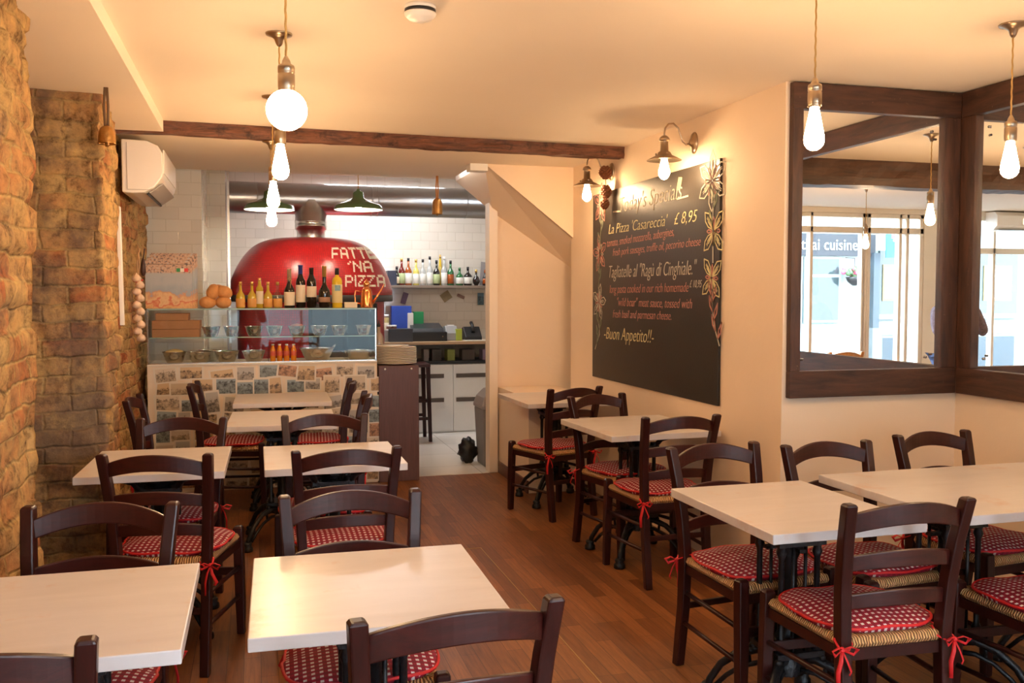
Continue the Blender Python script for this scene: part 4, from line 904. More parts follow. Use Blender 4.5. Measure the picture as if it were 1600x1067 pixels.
# glass case on the counter
gc = empty('glass_display_case', (0.06, CY, 0.968)); tag(gc, 'glass display case with two levels of bowls standing on the counter', 'display case')
gx0, gx1, gy0, gy1, gh = CX0-0.06+0.005, CX1-0.06-0.005, 0.03, 0.47, 0.415
MB().box(gx0, gx1, gy0, gy0+0.006, 0.004, gh-0.008).build('front_pane', M['glass'], gc)
MB().box(gx1-0.006, gx1, gy0+0.008, gy1, 0.004, gh-0.008).build('side_pane', M['glass'], gc)
MB().box(gx0, gx0+0.006, gy0+0.008, gy1, 0.004, gh-0.008).build('side_pane', M['glass'], gc)
MB().box(gx0, gx1, gy0, gy1, gh-0.008, gh).build('top_pane', M['glass'], gc)
MB().box(gx0, gx1, gy0-0.004, gy0+0.002, gh-0.010, gh+0.001).build('top_edge', M['glassedge'], gc)
MB().box(gx0+0.008, gx1-0.008, gy0+0.03, gy1-0.01, 0.192, 0.198).build('shelf', M['glass'], gc)
MB().box(gx0+0.008, gx1-0.008, gy0+0.025, gy0+0.031, 0.191, 0.199).build('shelf_edge', M['glassedge'], gc)
for px in (419, 543):
    q = atY(px, 520, CY+gy0).x-0.06
    MB().box(q-0.003, q+0.003, gy0+0.008, gy1, 0.004, gh-0.008).build('divider', M['glass'], gc)
MB().box(gx0-0.003, gx0+0.006, gy0-0.003, gy0+0.006, 0, gh).box(gx1-0.006, gx1+0.003, gy0-0.003, gy0+0.006, 0, gh).box(gx0, gx1, gy0-0.003, gy0+0.004, 0, 0.008).build('metal_edging', M['steel'], gc)
ZS = 0.968+0.199; ZD = 0.969; ZT = 0.968+gh+0.001
def bowl(px, z, Y, r, h, label, fill=None, group=None):
    p = atY(px, 520, Y); b = empty('steel_bowl', (p.x, Y, z)); tag(b, label, 'bowl', group)
    MB().lathe([(r*0.001, 0.001), (r*0.55, 0.0), (r*0.62, 0.004), (r*0.78, h*0.4), (r*0.93, h*0.9), (r, h), (r*1.03, h), (r*0.98, h*0.97), (r*0.75, h*0.4), (r*0.58, 0.01), (r*0.001, 0.008)], 28, cap=False).build('bowl', M['steel'], b)
    if fill: MB().ball((0, 0, h*0.80), r*0.86, 20, 8, (1, 1, fill[1])).build('food', fill[0], b)
FO = {'ch': plain('grated cheese', (0.80, 0.62, 0.30), 0.8, bump=0.8, bscale=120), 'to': plain('chopped tomato', (0.55, 0.12, 0.05), 0.5, bump=0.8), 'ol': plain('dark olives', (0.05, 0.05, 0.05), 0.35, bump=0.6), 'gr': plain('green basil', (0.07, 0.16, 0.04), 0.6, bump=0.9), 'sal': plain('salami slices', (0.42, 0.16, 0.10), 0.6, bump=0.5)}
for k, (px, r, f, what) in enumerate(((330, 0.070, None, 'plain steel bowl'), (362, 0.062, ('to', 0.35), 'steel bowl of red food'), (397, 0.070, ('ol', 0.30), 'steel bowl of dark olives'), (429, 0.066, None, 'plain steel bowl'), (464, 0.070, ('sal', 0.55), 'steel bowl heaped with sliced meat'), (499, 0.070, None, 'plain steel bowl'), (530, 0.066, ('to', 0.2), 'steel bowl'), (568, 0.064, None, 'plain steel bowl'))):
    bowl(px, ZS, 7.42, r, 0.078, what+' on the upper glass shelf, '+ORD[k], (FO[f[0]], f[1]) if f else None, 'bowls on the upper shelf of the case')
for k, (px, Y, r, h, f, what) in enumerate(((272, 7.40, 0.088, 0.088, ('ch', 0.50), 'steel bowl heaped with grated cheese'), (312, 7.40, 0.095, 0.088, None, 'steel bowl'), (327, 7.60, 0.085, 0.088, None, 'steel bowl partly hidden'), (354, 7.40, 0.092, 0.088, ('gr', 0.25), 'steel bowl of green basil'), (396, 7.40, 0.090, 0.088, None, 'steel bowl'), (495, 7.42, 0.135, 0.098, None, 'widest steel bowl'), (560, 7.45, 0.120, 0.075, ('ch', 0.1), 'shallow steel bowl'))):
    bowl(px, ZD, Y, r, h, what+' on the counter deck inside the case, '+ORD[k], (FO[f[0]], f[1]) if f else None, 'bowls on the lower deck of the case')
sp = tag(MB().tube([(0, 0, 0), (0.10, 0, 0.05)], 0.004, 6).ball((-0.02, 0, -0.008), 0.022, 10, 6, (1, 0.7, 0.4)).build('serving_spoon', M['steel'], loc=(atY(530, 545, 7.42).x-0.06, 7.42, ZD+0.10), rot=(0, 0.9, PI)), 'long steel spoon leaning in the wide bowl inside the case', 'spoon')
# bottles
def bottle(name, loc, prof, body, cap=None, capm=None, label=None, labelm=None, txt='', cat='bottle', group=None, seg=20, extra=None):
    b = empty(name, loc); tag(b, txt, cat, group)
    MB().lathe(prof, seg, cap=True).build('bottle_body', body, b)
    if cap: MB().lathe(cap, seg).build('cap', capm, b)
    if label:
        z0, z1, r = label; MB().lathe([(r-0.001, z0), (r, z0+0.001), (r, z1-0.001), (r-0.001, z1)], seg, cap=False).build('label', labelm, b)
    return b
def wine(r, h, sh, neck=0.0145):
    return [(r*0.85, 0), (r, 0.006), (r, sh), (r*0.93, sh+0.018), (r*0.62, sh+0.042), (neck*1.15, sh+0.065), (neck, sh+0.08), (neck, h-0.006), (neck*1.1, h-0.004), (neck*1.1, h)]
dk = plain('dark bottle glass', (0.012, 0.008, 0.006), 0.06, coat=0.5); lab = plain('cream label', (0.78, 0.66, 0.48), 0.6); gold = plain('gold foil', (0.75, 0.48, 0.14), 0.3, 0.8)
oil = plain('yellow oil in glass', (0.52, 0.36, 0.03), 0.07, coat=0.5); olab = plain('orange label', (0.70, 0.34, 0.08), 0.5); clr = thin_glass('bottle glass', (0.93, 0.95, 0.92), 0.10)
YB = 7.46
for k, (px, h, kind) in enumerate(((376, 0.205, 0), (394, 0.205, 0), (406, 0.235, 1), (419, 0.205, 0), (434, 0.205, 2))):
    x = atY(px, 478, YB).x; Rr = 0.034 if kind != 1 else 0.027
    prof = [(Rr*0.8, 0), (Rr, 0.005), (Rr, h*0.42), (Rr*0.92, h*0.5), (Rr*0.45, h*0.62), (0.011, h*0.68), (0.010, h*0.88)] if kind != 1 else [(Rr*0.9, 0), (Rr, 0.004), (Rr, h*0.66), (Rr*0.6, h*0.74), (0.013, h*0.78), (0.013, h*0.9)]
    txt = ['small yellow oil bottle with orange label on the case top', 'taller square-shouldered oil bottle with cream label on the case top', 'small half-empty bottle with orange label on the case top'][kind]+', '+ORD[k]
    b = bottle('oil_bottle', (x, YB, ZT), prof, oil if kind != 2 else clr, [(0.0125, h*0.87), (0.0125, h-0.002), (0.010, h)], gold, (0.008, h*0.36, Rr+0.0012) if kind != 1 else (h*0.14, h*0.56, Rr+0.0012), olab if kind != 1 else lab, txt, group='small bottles on the display case')
    if kind == 2: MB().lathe([(Rr*0.8, 0.002), (Rr*0.95, 0.006), (Rr*0.95, h*0.36)], 16).build('contents', oil, b)
blu = plain('blue foil', (0.03, 0.05, 0.25), 0.35); kraft = plain('kraft paper wrap', (0.42, 0.30, 0.19), 0.8)
for px, Rr, h, sh, capc, lb, txt in ((452.5, 0.041, 0.305, 0.13, kraft, (0.02, 0.125, lab), 'dark wine bottle with a kraft wrapped neck and string, leftmost wine bottle on the case'), (470, 0.037, 0.335, 0.20, blu, (0.045, 0.18, lab), 'dark wine bottle with blue foil, tallest on the case'), (487, 0.038, 0.315, 0.20, M['black'], (0.085, 0.17, lab), 'dark wine bottle with black foil and wide cream label on the case'), (507, 0.045, 0.33, 0.12, gold, (0.045, 0.085, plain('bronze label', (0.36, 0.20, 0.12), 0.5)), 'sparkling wine bottle with gold foil neck on the case')):
    x = atY(px, 478, YB).x
    b = bottle('wine_bottle', (x, YB, ZT), wine(Rr, h, sh), dk, [(0.0165, h-0.085), (0.0165, h-0.01), (0.018, h-0.008), (0.018, h+0.002)], capc, (lb[0], lb[1], Rr+0.001), lb[2], txt, group='wine bottles on the display case')
    if capc is kraft: MB().tube([(0.0, -0.02, h-0.06), (0.012, -0.024, h-0.09), (0.006, -0.040, h-0.15)], 0.002, 5).tube([(0.0, -0.02, h-0.07), (-0.020, -0.026, h-0.08), (0.02, -0.028, h-0.09)], 0.002, 5).build('string_tie', M['cord'], b)
x = atY(527, 478, YB).x
b = bottle('lemon_liqueur_bottle', (x, YB, ZT), [(0.036, 0), (0.040, 0.006), (0.040, 0.215), (0.034, 0.235), (0.016, 0.250), (0.015, 0.29)], plain('lemon yellow liqueur', (0.80, 0.55, 0.03), 0.12, coat=0.4), [(0.0165, 0.262), (0.0165, 0.315)], M['black'], (0.04, 0.185, 0.0415), plain('pale label', (0.80, 0.66, 0.32), 0.6), 'bright yellow lemon liqueur bottle with black cap on the case')
MB().box(-0.022, 0.022, -0.0445, -0.0415, 0.135, 0.180).build('label_picture', plain('sea picture', (0.22, 0.38, 0.42), 0.5, var=0.5, scale=60), b)
p = atY(548, 478, YB); tag(MB().box(-0.05, 0.05, -0.02, 0.02, 0, 0.045).build('small_carton', lab, None, 0.002, loc=(p.x, YB, ZT)), 'small cream carton between the yellow bottle and the copper can', 'box')
p = atY(573, 478, YB); oc = empty('copper_oil_can', (p.x, YB, ZT)); tag(oc, 'copper oil can with long spout at the right end of the case', 'oil can')
MB().lathe([(0.050, 0), (0.052, 0.004), (0.050, 0.03), (0.042, 0.13), (0.038, 0.138), (0.040, 0.142), (0.028, 0.158), (0.018, 0.165), (0.026, 0.175), (0.028, 0.195), (0.018, 0.212), (0.005, 0.220), (0.007, 0.228), (0.001, 0.232)], 28).build('can_body', M['copper'], oc)
MB().tube([(0.045, 0, 0.03), (0.09, 0, 0.10), (0.145, 0, 0.19)], [0.011, 0.008, 0.004], 10).build('spout', M['copper'], oc)
MB().tube([(-0.046, 0, 0.03), (-0.09, 0, 0.035), (-0.095, 0, 0.10), (-0.088, 0, 0.135), (-0.042, 0, 0.13)], 0.0055, 8).build('handle', M['copper'], oc)
# soft drink bottles in the case
org = plain('orange drink', (0.75, 0.22, 0.01), 0.1, coat=0.4)
for k, px in enumerate((426.5, 437, 448, 459)):
    x = atY(px, 560, 7.38).x
    bottle('soft_drink_bottle', (x, 7.38, ZD), [(0.019, 0), (0.021, 0.004), (0.021, 0.055), (0.019, 0.07), (0.021, 0.085), (0.012, 0.115), (0.010, 0.128)], org, [(0.0115, 0.126), (0.0115, 0.136)], M['white'], (0.045, 0.082, 0.0222), plain('red orange label', (0.70, 0.10, 0.03), 0.5), 'small orange soft drink bottle inside the case, %s of four' % ['leftmost', 'second', 'third', 'rightmost'][k], group='orange soft drinks in the case')
# brown cartons inside the case
for (a, b_, z0, z1, t) in ((236, 310, 0.0, 0.060, 'bottom'), (236, 311, 0.062, 0.125, 'middle'), (242, 293, 0.127, 0.180, 'top')):
    xa = atY(a, 500, 7.40).x; xb = atY(b_, 500, 7.40).x
    tag(MB().box((xa-xb)/2, (xb-xa)/2, -0.12, 0.12, 0, z1-z0).build('brown_carton', M['cardboard'], None, 0.003, loc=((xa+xb)/2+0.006, 7.50, ZS+z0)), 'flat brown carton in the case at the left end, %s of the stack' % t, 'box', 'brown cartons in the case')
# printed pizza boxes on the case
def print_mat():
    m, nt, N, L, p = new_mat('pizza box print'); t = N.new('ShaderNodeTexCoord'); s = N.new('ShaderNodeSeparateXYZ'); L.new(t.outputs['Generated'], s.inputs[0])
    n = N.new('ShaderNodeTexNoise'); n.inputs['Scale'].default_value = 7; n.inputs['Detail'].default_value = 5; L.new(t.outputs['Generated'], n.inputs['Vector'])
    n.inputs['Scale'].default_value = 5
    a = N.new('ShaderNodeMath'); a.operation = 'MULTIPLY_ADD'; a.inputs[1].default_value = 0.75; L.new(n.outputs['Fac'], a.inputs[0]); L.new(s.outputs['Z'], a.inputs[2])
    r = ramp(N, [(0.30, (0.55, 0.24, 0.07)), (0.42, (0.74, 0.42, 0.17)), (0.50, (0.60, 0.13, 0.05)), (0.56, (0.76, 0.50, 0.24)), (0.66, (0.62, 0.30, 0.14)), (0.72, (0.34, 0.38, 0.42)), (0.98, (0.44, 0.45, 0.45)), (1.0, (0.44, 0.45, 0.45))]); L.new(a.outputs[0], r.inputs[0])
    hi = ramp(N, [(0.72, (0, 0, 0)), (0.76, (1, 1, 1))]); L.new(s.outputs['Z'], hi.inputs[0])
    n2 = N.new('ShaderNodeTexNoise'); n2.inputs['Scale'].default_value = 22; n2.inputs['Detail'].default_value = 4; L.new(t.outputs['Generated'], n2.inputs['Vector'])
    r2 = ramp(N, [(0.38, (0.12, 0.10, 0.10)), (0.47, (0.58, 0.34, 0.22)), (0.60, (0.62, 0.44, 0.30)), (0.70, (0.45, 0.50, 0.56))]); L.new(n2.outputs['Fac'], r2.inputs[0])
    mx = N.new('ShaderNodeMix'); mx.data_type = 'RGBA'; L.new(hi.outputs[0], mx.inputs['Factor']); L.new(r.outputs[0], mx.inputs['A']); L.new(r2.outputs[0], mx.inputs['B'])
    L.new(mx.outputs['Result'], p.inputs['Base Color']); p.inputs['Roughness'].default_value = 0.5; return m
PM = print_mat(); x0 = atY(228, 450, 7.40).x; x1 = atY(301, 450, 7.40).x
for k, (dy, dx, hh) in enumerate(((0, 0, 0.36), (0.045, 0.012, 0.385), (0.09, 0.025, 0.41), (0.135, 0.03, 0.42))):
    b = empty('pizza_box', ((x0+x1)/2+dx, 7.36+dy, ZT)); tag(b, 'printed pizza box stood on edge on the case, %s' % ['front one showing its picture', 'second from the front', 'third from the front', 'hindmost'][k], 'box', 'pizza boxes stood on the case')
    w = (x1-x0)/2
    MB().box(-w, w, 0, 0.042, 0, hh).build('box', PM, b, 0.002)
    MB().box(-w+0.002, w-0.002, -0.001, 0.0, hh-0.03, hh-0.027).build('lid_seam', M['black'], b)
    if k == 0:
        for q, cc in enumerate(((0.02, 0.28, 0.08), (0.85, 0.82, 0.72), (0.70, 0.04, 0.03))): MB().box(0.055+q*0.028, 0.082+q*0.028, -0.0022, -0.0005, hh-0.085, hh-0.058).build('flag_print', plain('flag colour %d' % q, cc, 0.5), b)
# bread rolls
for k, (px, py, dx, dy, sc, rz, ry) in enumerate(((325, 474, 0, 0, (1.15, 0.85, 0.85), 0.2, 0), (349, 474, 0, 0, (1.1, 0.85, 0.85), -0.3, 0), (333, 461, 0, 0, (0.85, 0.85, 1.15), 0.1, 0.3), (350, 457, 0, 0, (1.15, 0.85, 0.9), 0, 0.4), (341, 452, 0, 0.05, (1.0, 0.85, 0.8), 0, 0))):
    p = atY(px, py, 7.40+dy); r = 0.056; low = k < 2; z = ZT+r*0.82 if low else (ZT+r*2.2 if k < 4 else ZT+r*2.45)
    o = MB().ball((0, 0, 0), r, 20, 14, sc).build('bread_roll', M['bread'], None, loc=(p.x, 7.40+dy, z), rot=(0, ry, rz))
    for v in o.data.vertices: v.co *= 1+0.06*noise.noise(v.co*30+Vector((k, 0, 0)))
    tag(o, 'crusty bread roll on the case beside the pizza boxes, %s of the heap' % ['lower left', 'lower right', 'upper left', 'upper right', 'rear top'][k], 'bread', 'bread rolls heaped on the case')

# ------------------------------------------------------------------ dark end unit, plates, cruet
ex0, ex1 = CX1+0.012, 1.245
eu = empty('end_unit', ((ex0+ex1)/2, 7.27, 0)); tag(eu, 'tall dark brown laminate end panel closing the counter', 'cabinet')
hw = (ex1-ex0)/2
MB().box(-hw, hw, 0, 0.52, 0, 0.925).build('panel', M['panelwood'], eu, 0.003)
for s in (-0.11, 0.10): MB().lathe([(0.008, 0), (0.007, 0.002), (0.001, 0.003)], 12, M=Matrix.Translation((s, 0, 0.90)) @ Matrix.Rotation(PI/2, 4, 'X')).build('screw_cap', M['plastic'], eu)
for k in range(12):
    r = 0.165 if k < 11 else 0.135; dx = random.uniform(-0.004, 0.004)-(0.03 if k == 11 else 0)
    tag(MB().lathe([(0.001, 0.004), (r*0.55, 0.0), (r*0.62, 0.003), (r*0.97, 0.011), (r, 0.014), (r*0.98, 0.017), (r*0.62, 0.008), (r*0.55, 0.006), (0.001, 0.007)], 40, cap=False).build('dinner_plate', M['ceramic'], loc=(1.095+dx, 7.455, 0.926+k*0.0125)), 'cream plate in the stack on the dark end unit, %s' % (['bottom one']+['%s from the bottom' % q for q in ('second', 'third', 'fourth', 'fifth', 'sixth', 'seventh', 'eighth', 'ninth', 'tenth')]+['just under the small top one', 'smaller one on top'])[k], 'plate', 'stacked cream plates')
bottle('oil_cruet', (0.985, 7.72, 0.926), [(0.036, 0), (0.040, 0.005), (0.040, 0.20), (0.030, 0.23), (0.014, 0.25), (0.012, 0.30)], plain('clouded glass', (0.40, 0.30, 0.22), 0.1, coat=0.5), [(0.014, 0.295), (0.016, 0.31), (0.006, 0.325), (0.004, 0.35)], M['black'], None, None, 'clear oil cruet with dark pourer behind the plate stack', 'bottle')

# ------------------------------------------------------------------ domed pizza oven
OC = atY(487, 462, 9.20); ov = empty('pizza_oven', (OC.x, 9.20, 0)); tag(ov, 'big domed pizza oven covered in red mosaic with white lettering', 'oven')
camaz = math.atan2(-9.20, -OC.x)
prof = [(0.775, 1.485), (0.782, 1.52), (0.760, 1.61), (0.725, 1.70), (0.680, 1.79), (0.625, 1.87), (0.550, 1.945), (0.455, 1.998), (0.330, 2.028), (0.140, 2.042)]
def smoothp(P, n):
    out = []
    for i in range(len(P)-1):
        p0 = P[max(0, i-1)]; p1 = P[i]; p2 = P[i+1]; p3 = P[min(len(P)-1, i+2)]
        for k in range(n):
            t = k/n; out.append(tuple(0.5*((2*b)+(-a+c)*t+(2*a-5*b+4*c-d)*t*t+(-a+3*b-3*c+d)*t**3) for a, b, c, d in zip(p0, p1, p2, p3)))
    return out+[P[-1]]
sp_ = smoothp(prof, 4)
def lathe_uv(name, P, seg, mat, parent):
    mb = MB(); mb.lathe(P, seg, cap=False); o = mb.build(name, mat, parent); ul = o.data.uv_layers.new(name='mosaic'); s = [0]
    for i in range(1, len(P)): s.append(s[-1]+math.dist(P[i], P[i-1]))
    flat = []
    for pl in o.data.polygons:
        ks = [v % seg for v in pl.vertices]; wrap = max(ks)-min(ks) > 2
        for v in pl.vertices:
            k = v % seg; i = v//seg
            if wrap and k == 0: k = seg
            flat += [k/seg*2*PI*0.72, s[i]]
    ul.data.foreach_set('uv', flat); return o
lathe_uv('dome', sp_, 96, M['mosaic'], ov)
lathe_uv('oven_base', [(0.70, 0.0), (0.70, 0.5), (0.70, 1.0), (0.70, 1.45)], 96, M['mosaic'], ov)
MB().lathe([(0.70, 1.42), (0.775, 1.425), (0.785, 1.43), (0.785, 1.484), (0.775, 1.486), (0.70, 1.486)], 96, cap=False).build('rim_band', plain('dark rim', (0.05, 0.045, 0.042), 0.5), ov)
am = camaz+0.42; Rm = Matrix.Rotation(am, 4, 'Z')
MB().box(0.66, 0.735, -0.33, 0.33, 0.98, 1.41, Rm).build('oven_mouth', M['black'], ov, 0.01)
MB().box(0.70, 0.86, -0.36, 0.36, 0.93, 0.975, Rm).build('mouth_shelf', plain('dark granite', (0.06, 0.055, 0.055), 0.25), ov, 0.004)
GL = {'F': ['11111','1....','1....','1111.','1....','1....'], 'A': ['.111.','1...1','1...1','11111','1...1','1...1'], 'T': ['11111','..1..','..1..','..1..','..1..','..1..'],
      'E': ['11111','1....','1111.','1....','1....','11111'], 'N': ['1...1','11..1','1.1.1','1..11','1...1','1...1'], 'P': ['1111.','1...1','1...1','1111.','1....','1....'], 'I': ['1','1','1','1','1','1'],
      'Z': ['11111','...1.','..1..','.1...','1....','11111'], "'": ['.1','1.','..','..','..','..']}
def dome_r(z):
    for i in range(len(sp_)-1):
        if sp_[i][1] <= z <= sp_[i+1][1]:
            f = (z-sp_[i][1])/max(1e-9, sp_[i+1][1]-sp_[i][1]); return sp_[i][0]+f*(sp_[i+1][0]-sp_[i][0])
    return 0.78
def dome_hit(px, py):
    """point on the dome's front face under a pixel of the photograph"""
    d = ray(px, py); t = 7.6
    while t < 10:
        p = Vector((0, 0, CAMH))+d*t
        if 1.485 < p.z < 2.04 and math.hypot(p.x-OC.x, p.y-9.2) < dome_r(p.z): return p
        t += 0.004
    return None
tilem = plain('cream mosaic tile', (0.80, 0.72, 0.58), 0.3)
for word, pxl, pxr, slant, yt, yb in (('FATTE', 518, 580, 8, 387, 404), ("'NA", 543, 579, 4, 408, 425), ('PIZZA', 539, 600, 2, 430, 448)):
    cols = sum(len(GL[c][0])+1 for c in word)-1; mb = MB()
    for ri in range(6):
        c = 0; py = yt+(yb-yt)*(ri+0.5)/6; off = slant*ri/5
        def cell(c): return pxl+(pxr+off-pxl)*c/cols
        for ch in word:
            for ci in range(len(GL[ch][0])):
                if GL[ch][ri][ci] == '1':
                    p = dome_hit(cell(c+0.5), py); q = dome_hit(cell(c+0.95), py); u = dome_hit(cell(c+0.5), py+(yb-yt)/12*0.9)
                    if p and q and u:
                        z = p.z; a = math.atan2(p.y-9.2, p.x-OC.x); r = dome_r(z); tilt = math.atan2(-(dome_r(z+0.01)-dome_r(z-0.01)), 0.02)
                        T_ = Matrix.Translation((r*math.cos(a), r*math.sin(a), z)) @ Matrix.Rotation(a, 4, 'Z') @ Matrix.Rotation(-tilt, 4, 'Y')
                        mb.box(-0.002, 0.004, -min(0.03, (q-p).length), min(0.03, (q-p).length), -min(0.02, (u-p).length), min(0.02, (u-p).length), T_)
                c += 1
            c += 1
    mb.build('mosaic_word', tilem, ov)
MB().lathe([(0.135, 2.04), (0.135, 2.10), (0.140, 2.105), (0.140, 2.115), (0.152, 2.12), (0.152, 2.15), (0.157, 2.155), (0.152, 2.16), (0.152, 2.19), (0.157, 2.195), (0.152, 2.20), (0.152, 2.40)], 36, cap=False).build('flue_pipe', M['steel'], ov)
# extraction duct
dz = 2.415; dd = empty('extraction_duct', (0, 9.20, dz)); tag(dd, 'wide round metal extraction duct under the kitchen ceiling', 'duct')
mb = MB(); mb.tube([(-0.25, 0, 0), (2.74, 0, 0)], 0.150, 40, cap=False); 
mb.build('duct_pipe', M['duct'], dd)
mb = MB()
for xx in (0.02, 1.10, 1.16, 2.05): mb.tube([(xx, 0, 0), (xx+0.012, 0, 0)], 0.153, 40)
mb.build('joint_ring', M['duct'], dd)

# ------------------------------------------------------------------ kitchen back counter
bc = empty('kitchen_base_cabinet', (1.75, 9.72, 0)); tag(bc, 'white kitchen base cabinet with dark bar handles along the back wall', 'cabinet')
MB().box(-0.75, 1.0, 0.02, 0.60, 0.003, 0.745).build('carcass', M['white'], bc)
for a, b_ in ((-0.74, -0.30), (-0.295, 0.285), (0.29, 0.99)):
    d = MB().box(a, b_, -0.002, 0.018, 0.02, 0.74).build('door', M['white'], bc, 0.002)
    for z in (0.62, 0.36): MB().box(a+(0.03 if a > -0.3 else 0.2), b_-(0.10 if a < 0.2 else 0.03), -0.012, -0.003, z-0.022, z+0.022).build('bar_handle', plain('dark handle', (0.10, 0.075, 0.06), 0.5), d)
MB().box(-0.76, 1.0, -0.01, 0.60, 0.747, 0.775).build('cabinet_top', M['black'], bc, 0.002)
sh = empty('kitchen_worktop', (1.75, 9.74, 0.955)); tag(sh, 'wooden-edged worktop shelf above the white cabinets', 'worktop')
MB().box(-0.85, 0.99, 0, 0.60, 0, 0.03).build('board', wood('worktop wood', (0.40, 0.25, 0.13), (0.52, 0.35, 0.2), 'X', 4, 0.5), sh, 0.003)
MB().box(0.90, 0.97, 0.30, 0.34, -0.18, 0).box(-0.3, -0.23, 0.50, 0.54, -0.18, 0).build('bracket', M['black'], sh)
ws = tag(MB().box(-0.92, 0.98, -0.24, 0, -0.03, 0).build('bottle_shelf', wood('grey shelf wood', (0.16, 0.12, 0.09), (0.26, 0.20, 0.15), 'X', 4, 0.6), None, 0.003, loc=(1.75, 10.348, 1.595)), 'long brown wall shelf holding the bar bottles', 'shelf')
ZH = 1.596; YH = 10.22
am_ = plain('amber spirit', (0.32, 0.07, 0.01), 0.08, coat=0.4); rd_ = plain('dark red spirit', (0.14, 0.012, 0.008), 0.08, coat=0.4); yl_ = plain('pale yellow spirit', (0.62, 0.55, 0.12), 0.1, coat=0.4); gn_ = plain('green bottle glass', (0.02, 0.13, 0.04), 0.08, coat=0.4)
wl_ = plain('white label', (0.72, 0.72, 0.66), 0.6); gl_ = plain('greenish label', (0.42, 0.50, 0.25), 0.6); cl_ = plain('clear spirit bottle', (0.42, 0.44, 0.42), 0.06, coat=0.6)
KB = [(620, 416, 0.03, dk, lab, M['black'], 'short dark bottle with cream label'), (627.5, 403, 0.036, rd_, gl_, gold, 'dark red spirit bottle with gold cap'), (638, 403, 0.038, am_, wl_, M['black'], 'amber spirit bottle with black cap'), (650, 405, 0.036, yl_, wl_, gold, 'pale yellow liqueur bottle'), (660.6, 405, 0.032, cl_, wl_, M['black'], 'clear spirit bottle with white label'), (671.5, 400.6, 0.034, cl_, wl_, M['black'], 'tallest clear spirit bottle'), (682, 406.5, 0.038, dk, gl_, M['black'], 'dark green bottle with green label'), (694, 401, 0.036, cl_, wl_, M['white'], 'clear bottle with long white label'), (704, 407, 0.038, gn_, am_, M['black'], 'green bottle with orange label'), (718, 418, 0.042, gn_, wl_, gn_, 'wide green bottle with sloping shoulders'), (731, 417, 0.046, dk, wl_, M['black'], 'squat square black bottle with big label'), (744, 421, 0.040, dk, am_, gold, 'round dark flask bottle'), (758, 421.6, 0.030, dk, am_, am_, 'small bottle with orange top')]
for k, (px, pyt, r, bm, lm, cm, t) in enumerate(KB):
    p = atY(px, pyt, YH); h = p.z-ZH; sh_ = h*0.52
    prof = [(r*0.9, 0), (r, 0.004), (r, sh_), (r*0.8, sh_+h*0.07), (r*0.42, sh_+h*0.15), (0.013, sh_+h*0.20), (0.012, h-0.03)]
    if k == 11: prof = [(r*0.5, 0), (r, h*0.2), (r*1.05, h*0.32), (r*0.7, h*0.52), (0.012, h*0.62), (0.012, h-0.03)]
    bottle('spirit_bottle', (p.x, YH, ZH), prof, bm, [(0.014, h-0.035), (0.014, h)], cm, (0.02, sh_*0.85, r+0.001) if k != 11 else None, lm, t+' on the kitchen wall shelf', group='spirit bottles on the kitchen shelf', seg=16)
p = atY(688, 398, YH+0.06); bottle('tall_liqueur_bottle', (p.x, YH+0.07, ZH), [(0.030, 0), (0.032, 0.005), (0.012, p.z-ZH-0.04)], plain('golden liqueur', (0.55, 0.36, 0.03), 0.1, coat=0.4), [(0.012, p.z-ZH-0.04), (0.010, p.z-ZH)], gold, None, None, 'tall tapering golden liqueur bottle rising behind the shelf bottles')
p = atY(612, 430, YH); tag(MB().box(-0.06, 0.045, -0.08, 0.08, 0, 0.09).box(-0.055, 0.04, -0.07, 0.07, 0.10, 0.16).box(-0.06, 0.045, -0.08, 0.08, 0.09, 0.10).build('tea_tin', plain('dark tin', (0.03, 0.035, 0.06), 0.4), loc=(p.x, YH, ZH)), 'dark tin box at the left end of the bottle shelf', 'box')
p = atY(760, 425, YH); tag(MB().box(-0.06, 0.06, -0.003, 0.003, 0, 0.27).build('slate_board', plain('grey board', (0.26, 0.24, 0.24), 0.6), loc=(p.x, YH+0.09, ZH), rot=(-0.1, 0.1, 0)), 'grey board leaning at the right end of the bottle shelf', 'board')
for px, py, w, h, col, a, t in ((632, 466, 0.06, 0.13, (0.16, 0.10, 0.16), 0.3, 'purple'), (697, 463, 0.11, 0.10, (0.28, 0.22, 0.12), -0.6, 'brown folded'), (720, 463, 0.09, 0.035, (0.26, 0.17, 0.14), 0.4, 'small narrow'), (751, 467, 0.08, 0.15, (0.10, 0.20, 0.28), 0, 'blue')):
    p = atY(px, py, 10.335); tag(MB().box(-w/2, w/2, -0.002, 0.002, -h/2, h/2).build('pinned_note', picture_mat('note '+t, [(0, col)], 0.03) if t == 'blue' else plain('note '+t, col, 0.6, var=0.3, scale=30), loc=(p.x, 10.335, p.z), rot=(0, a, 0)), t+' note pinned on the tiles under the bottle shelf', 'note', 'notes pinned to the kitchen tiles')
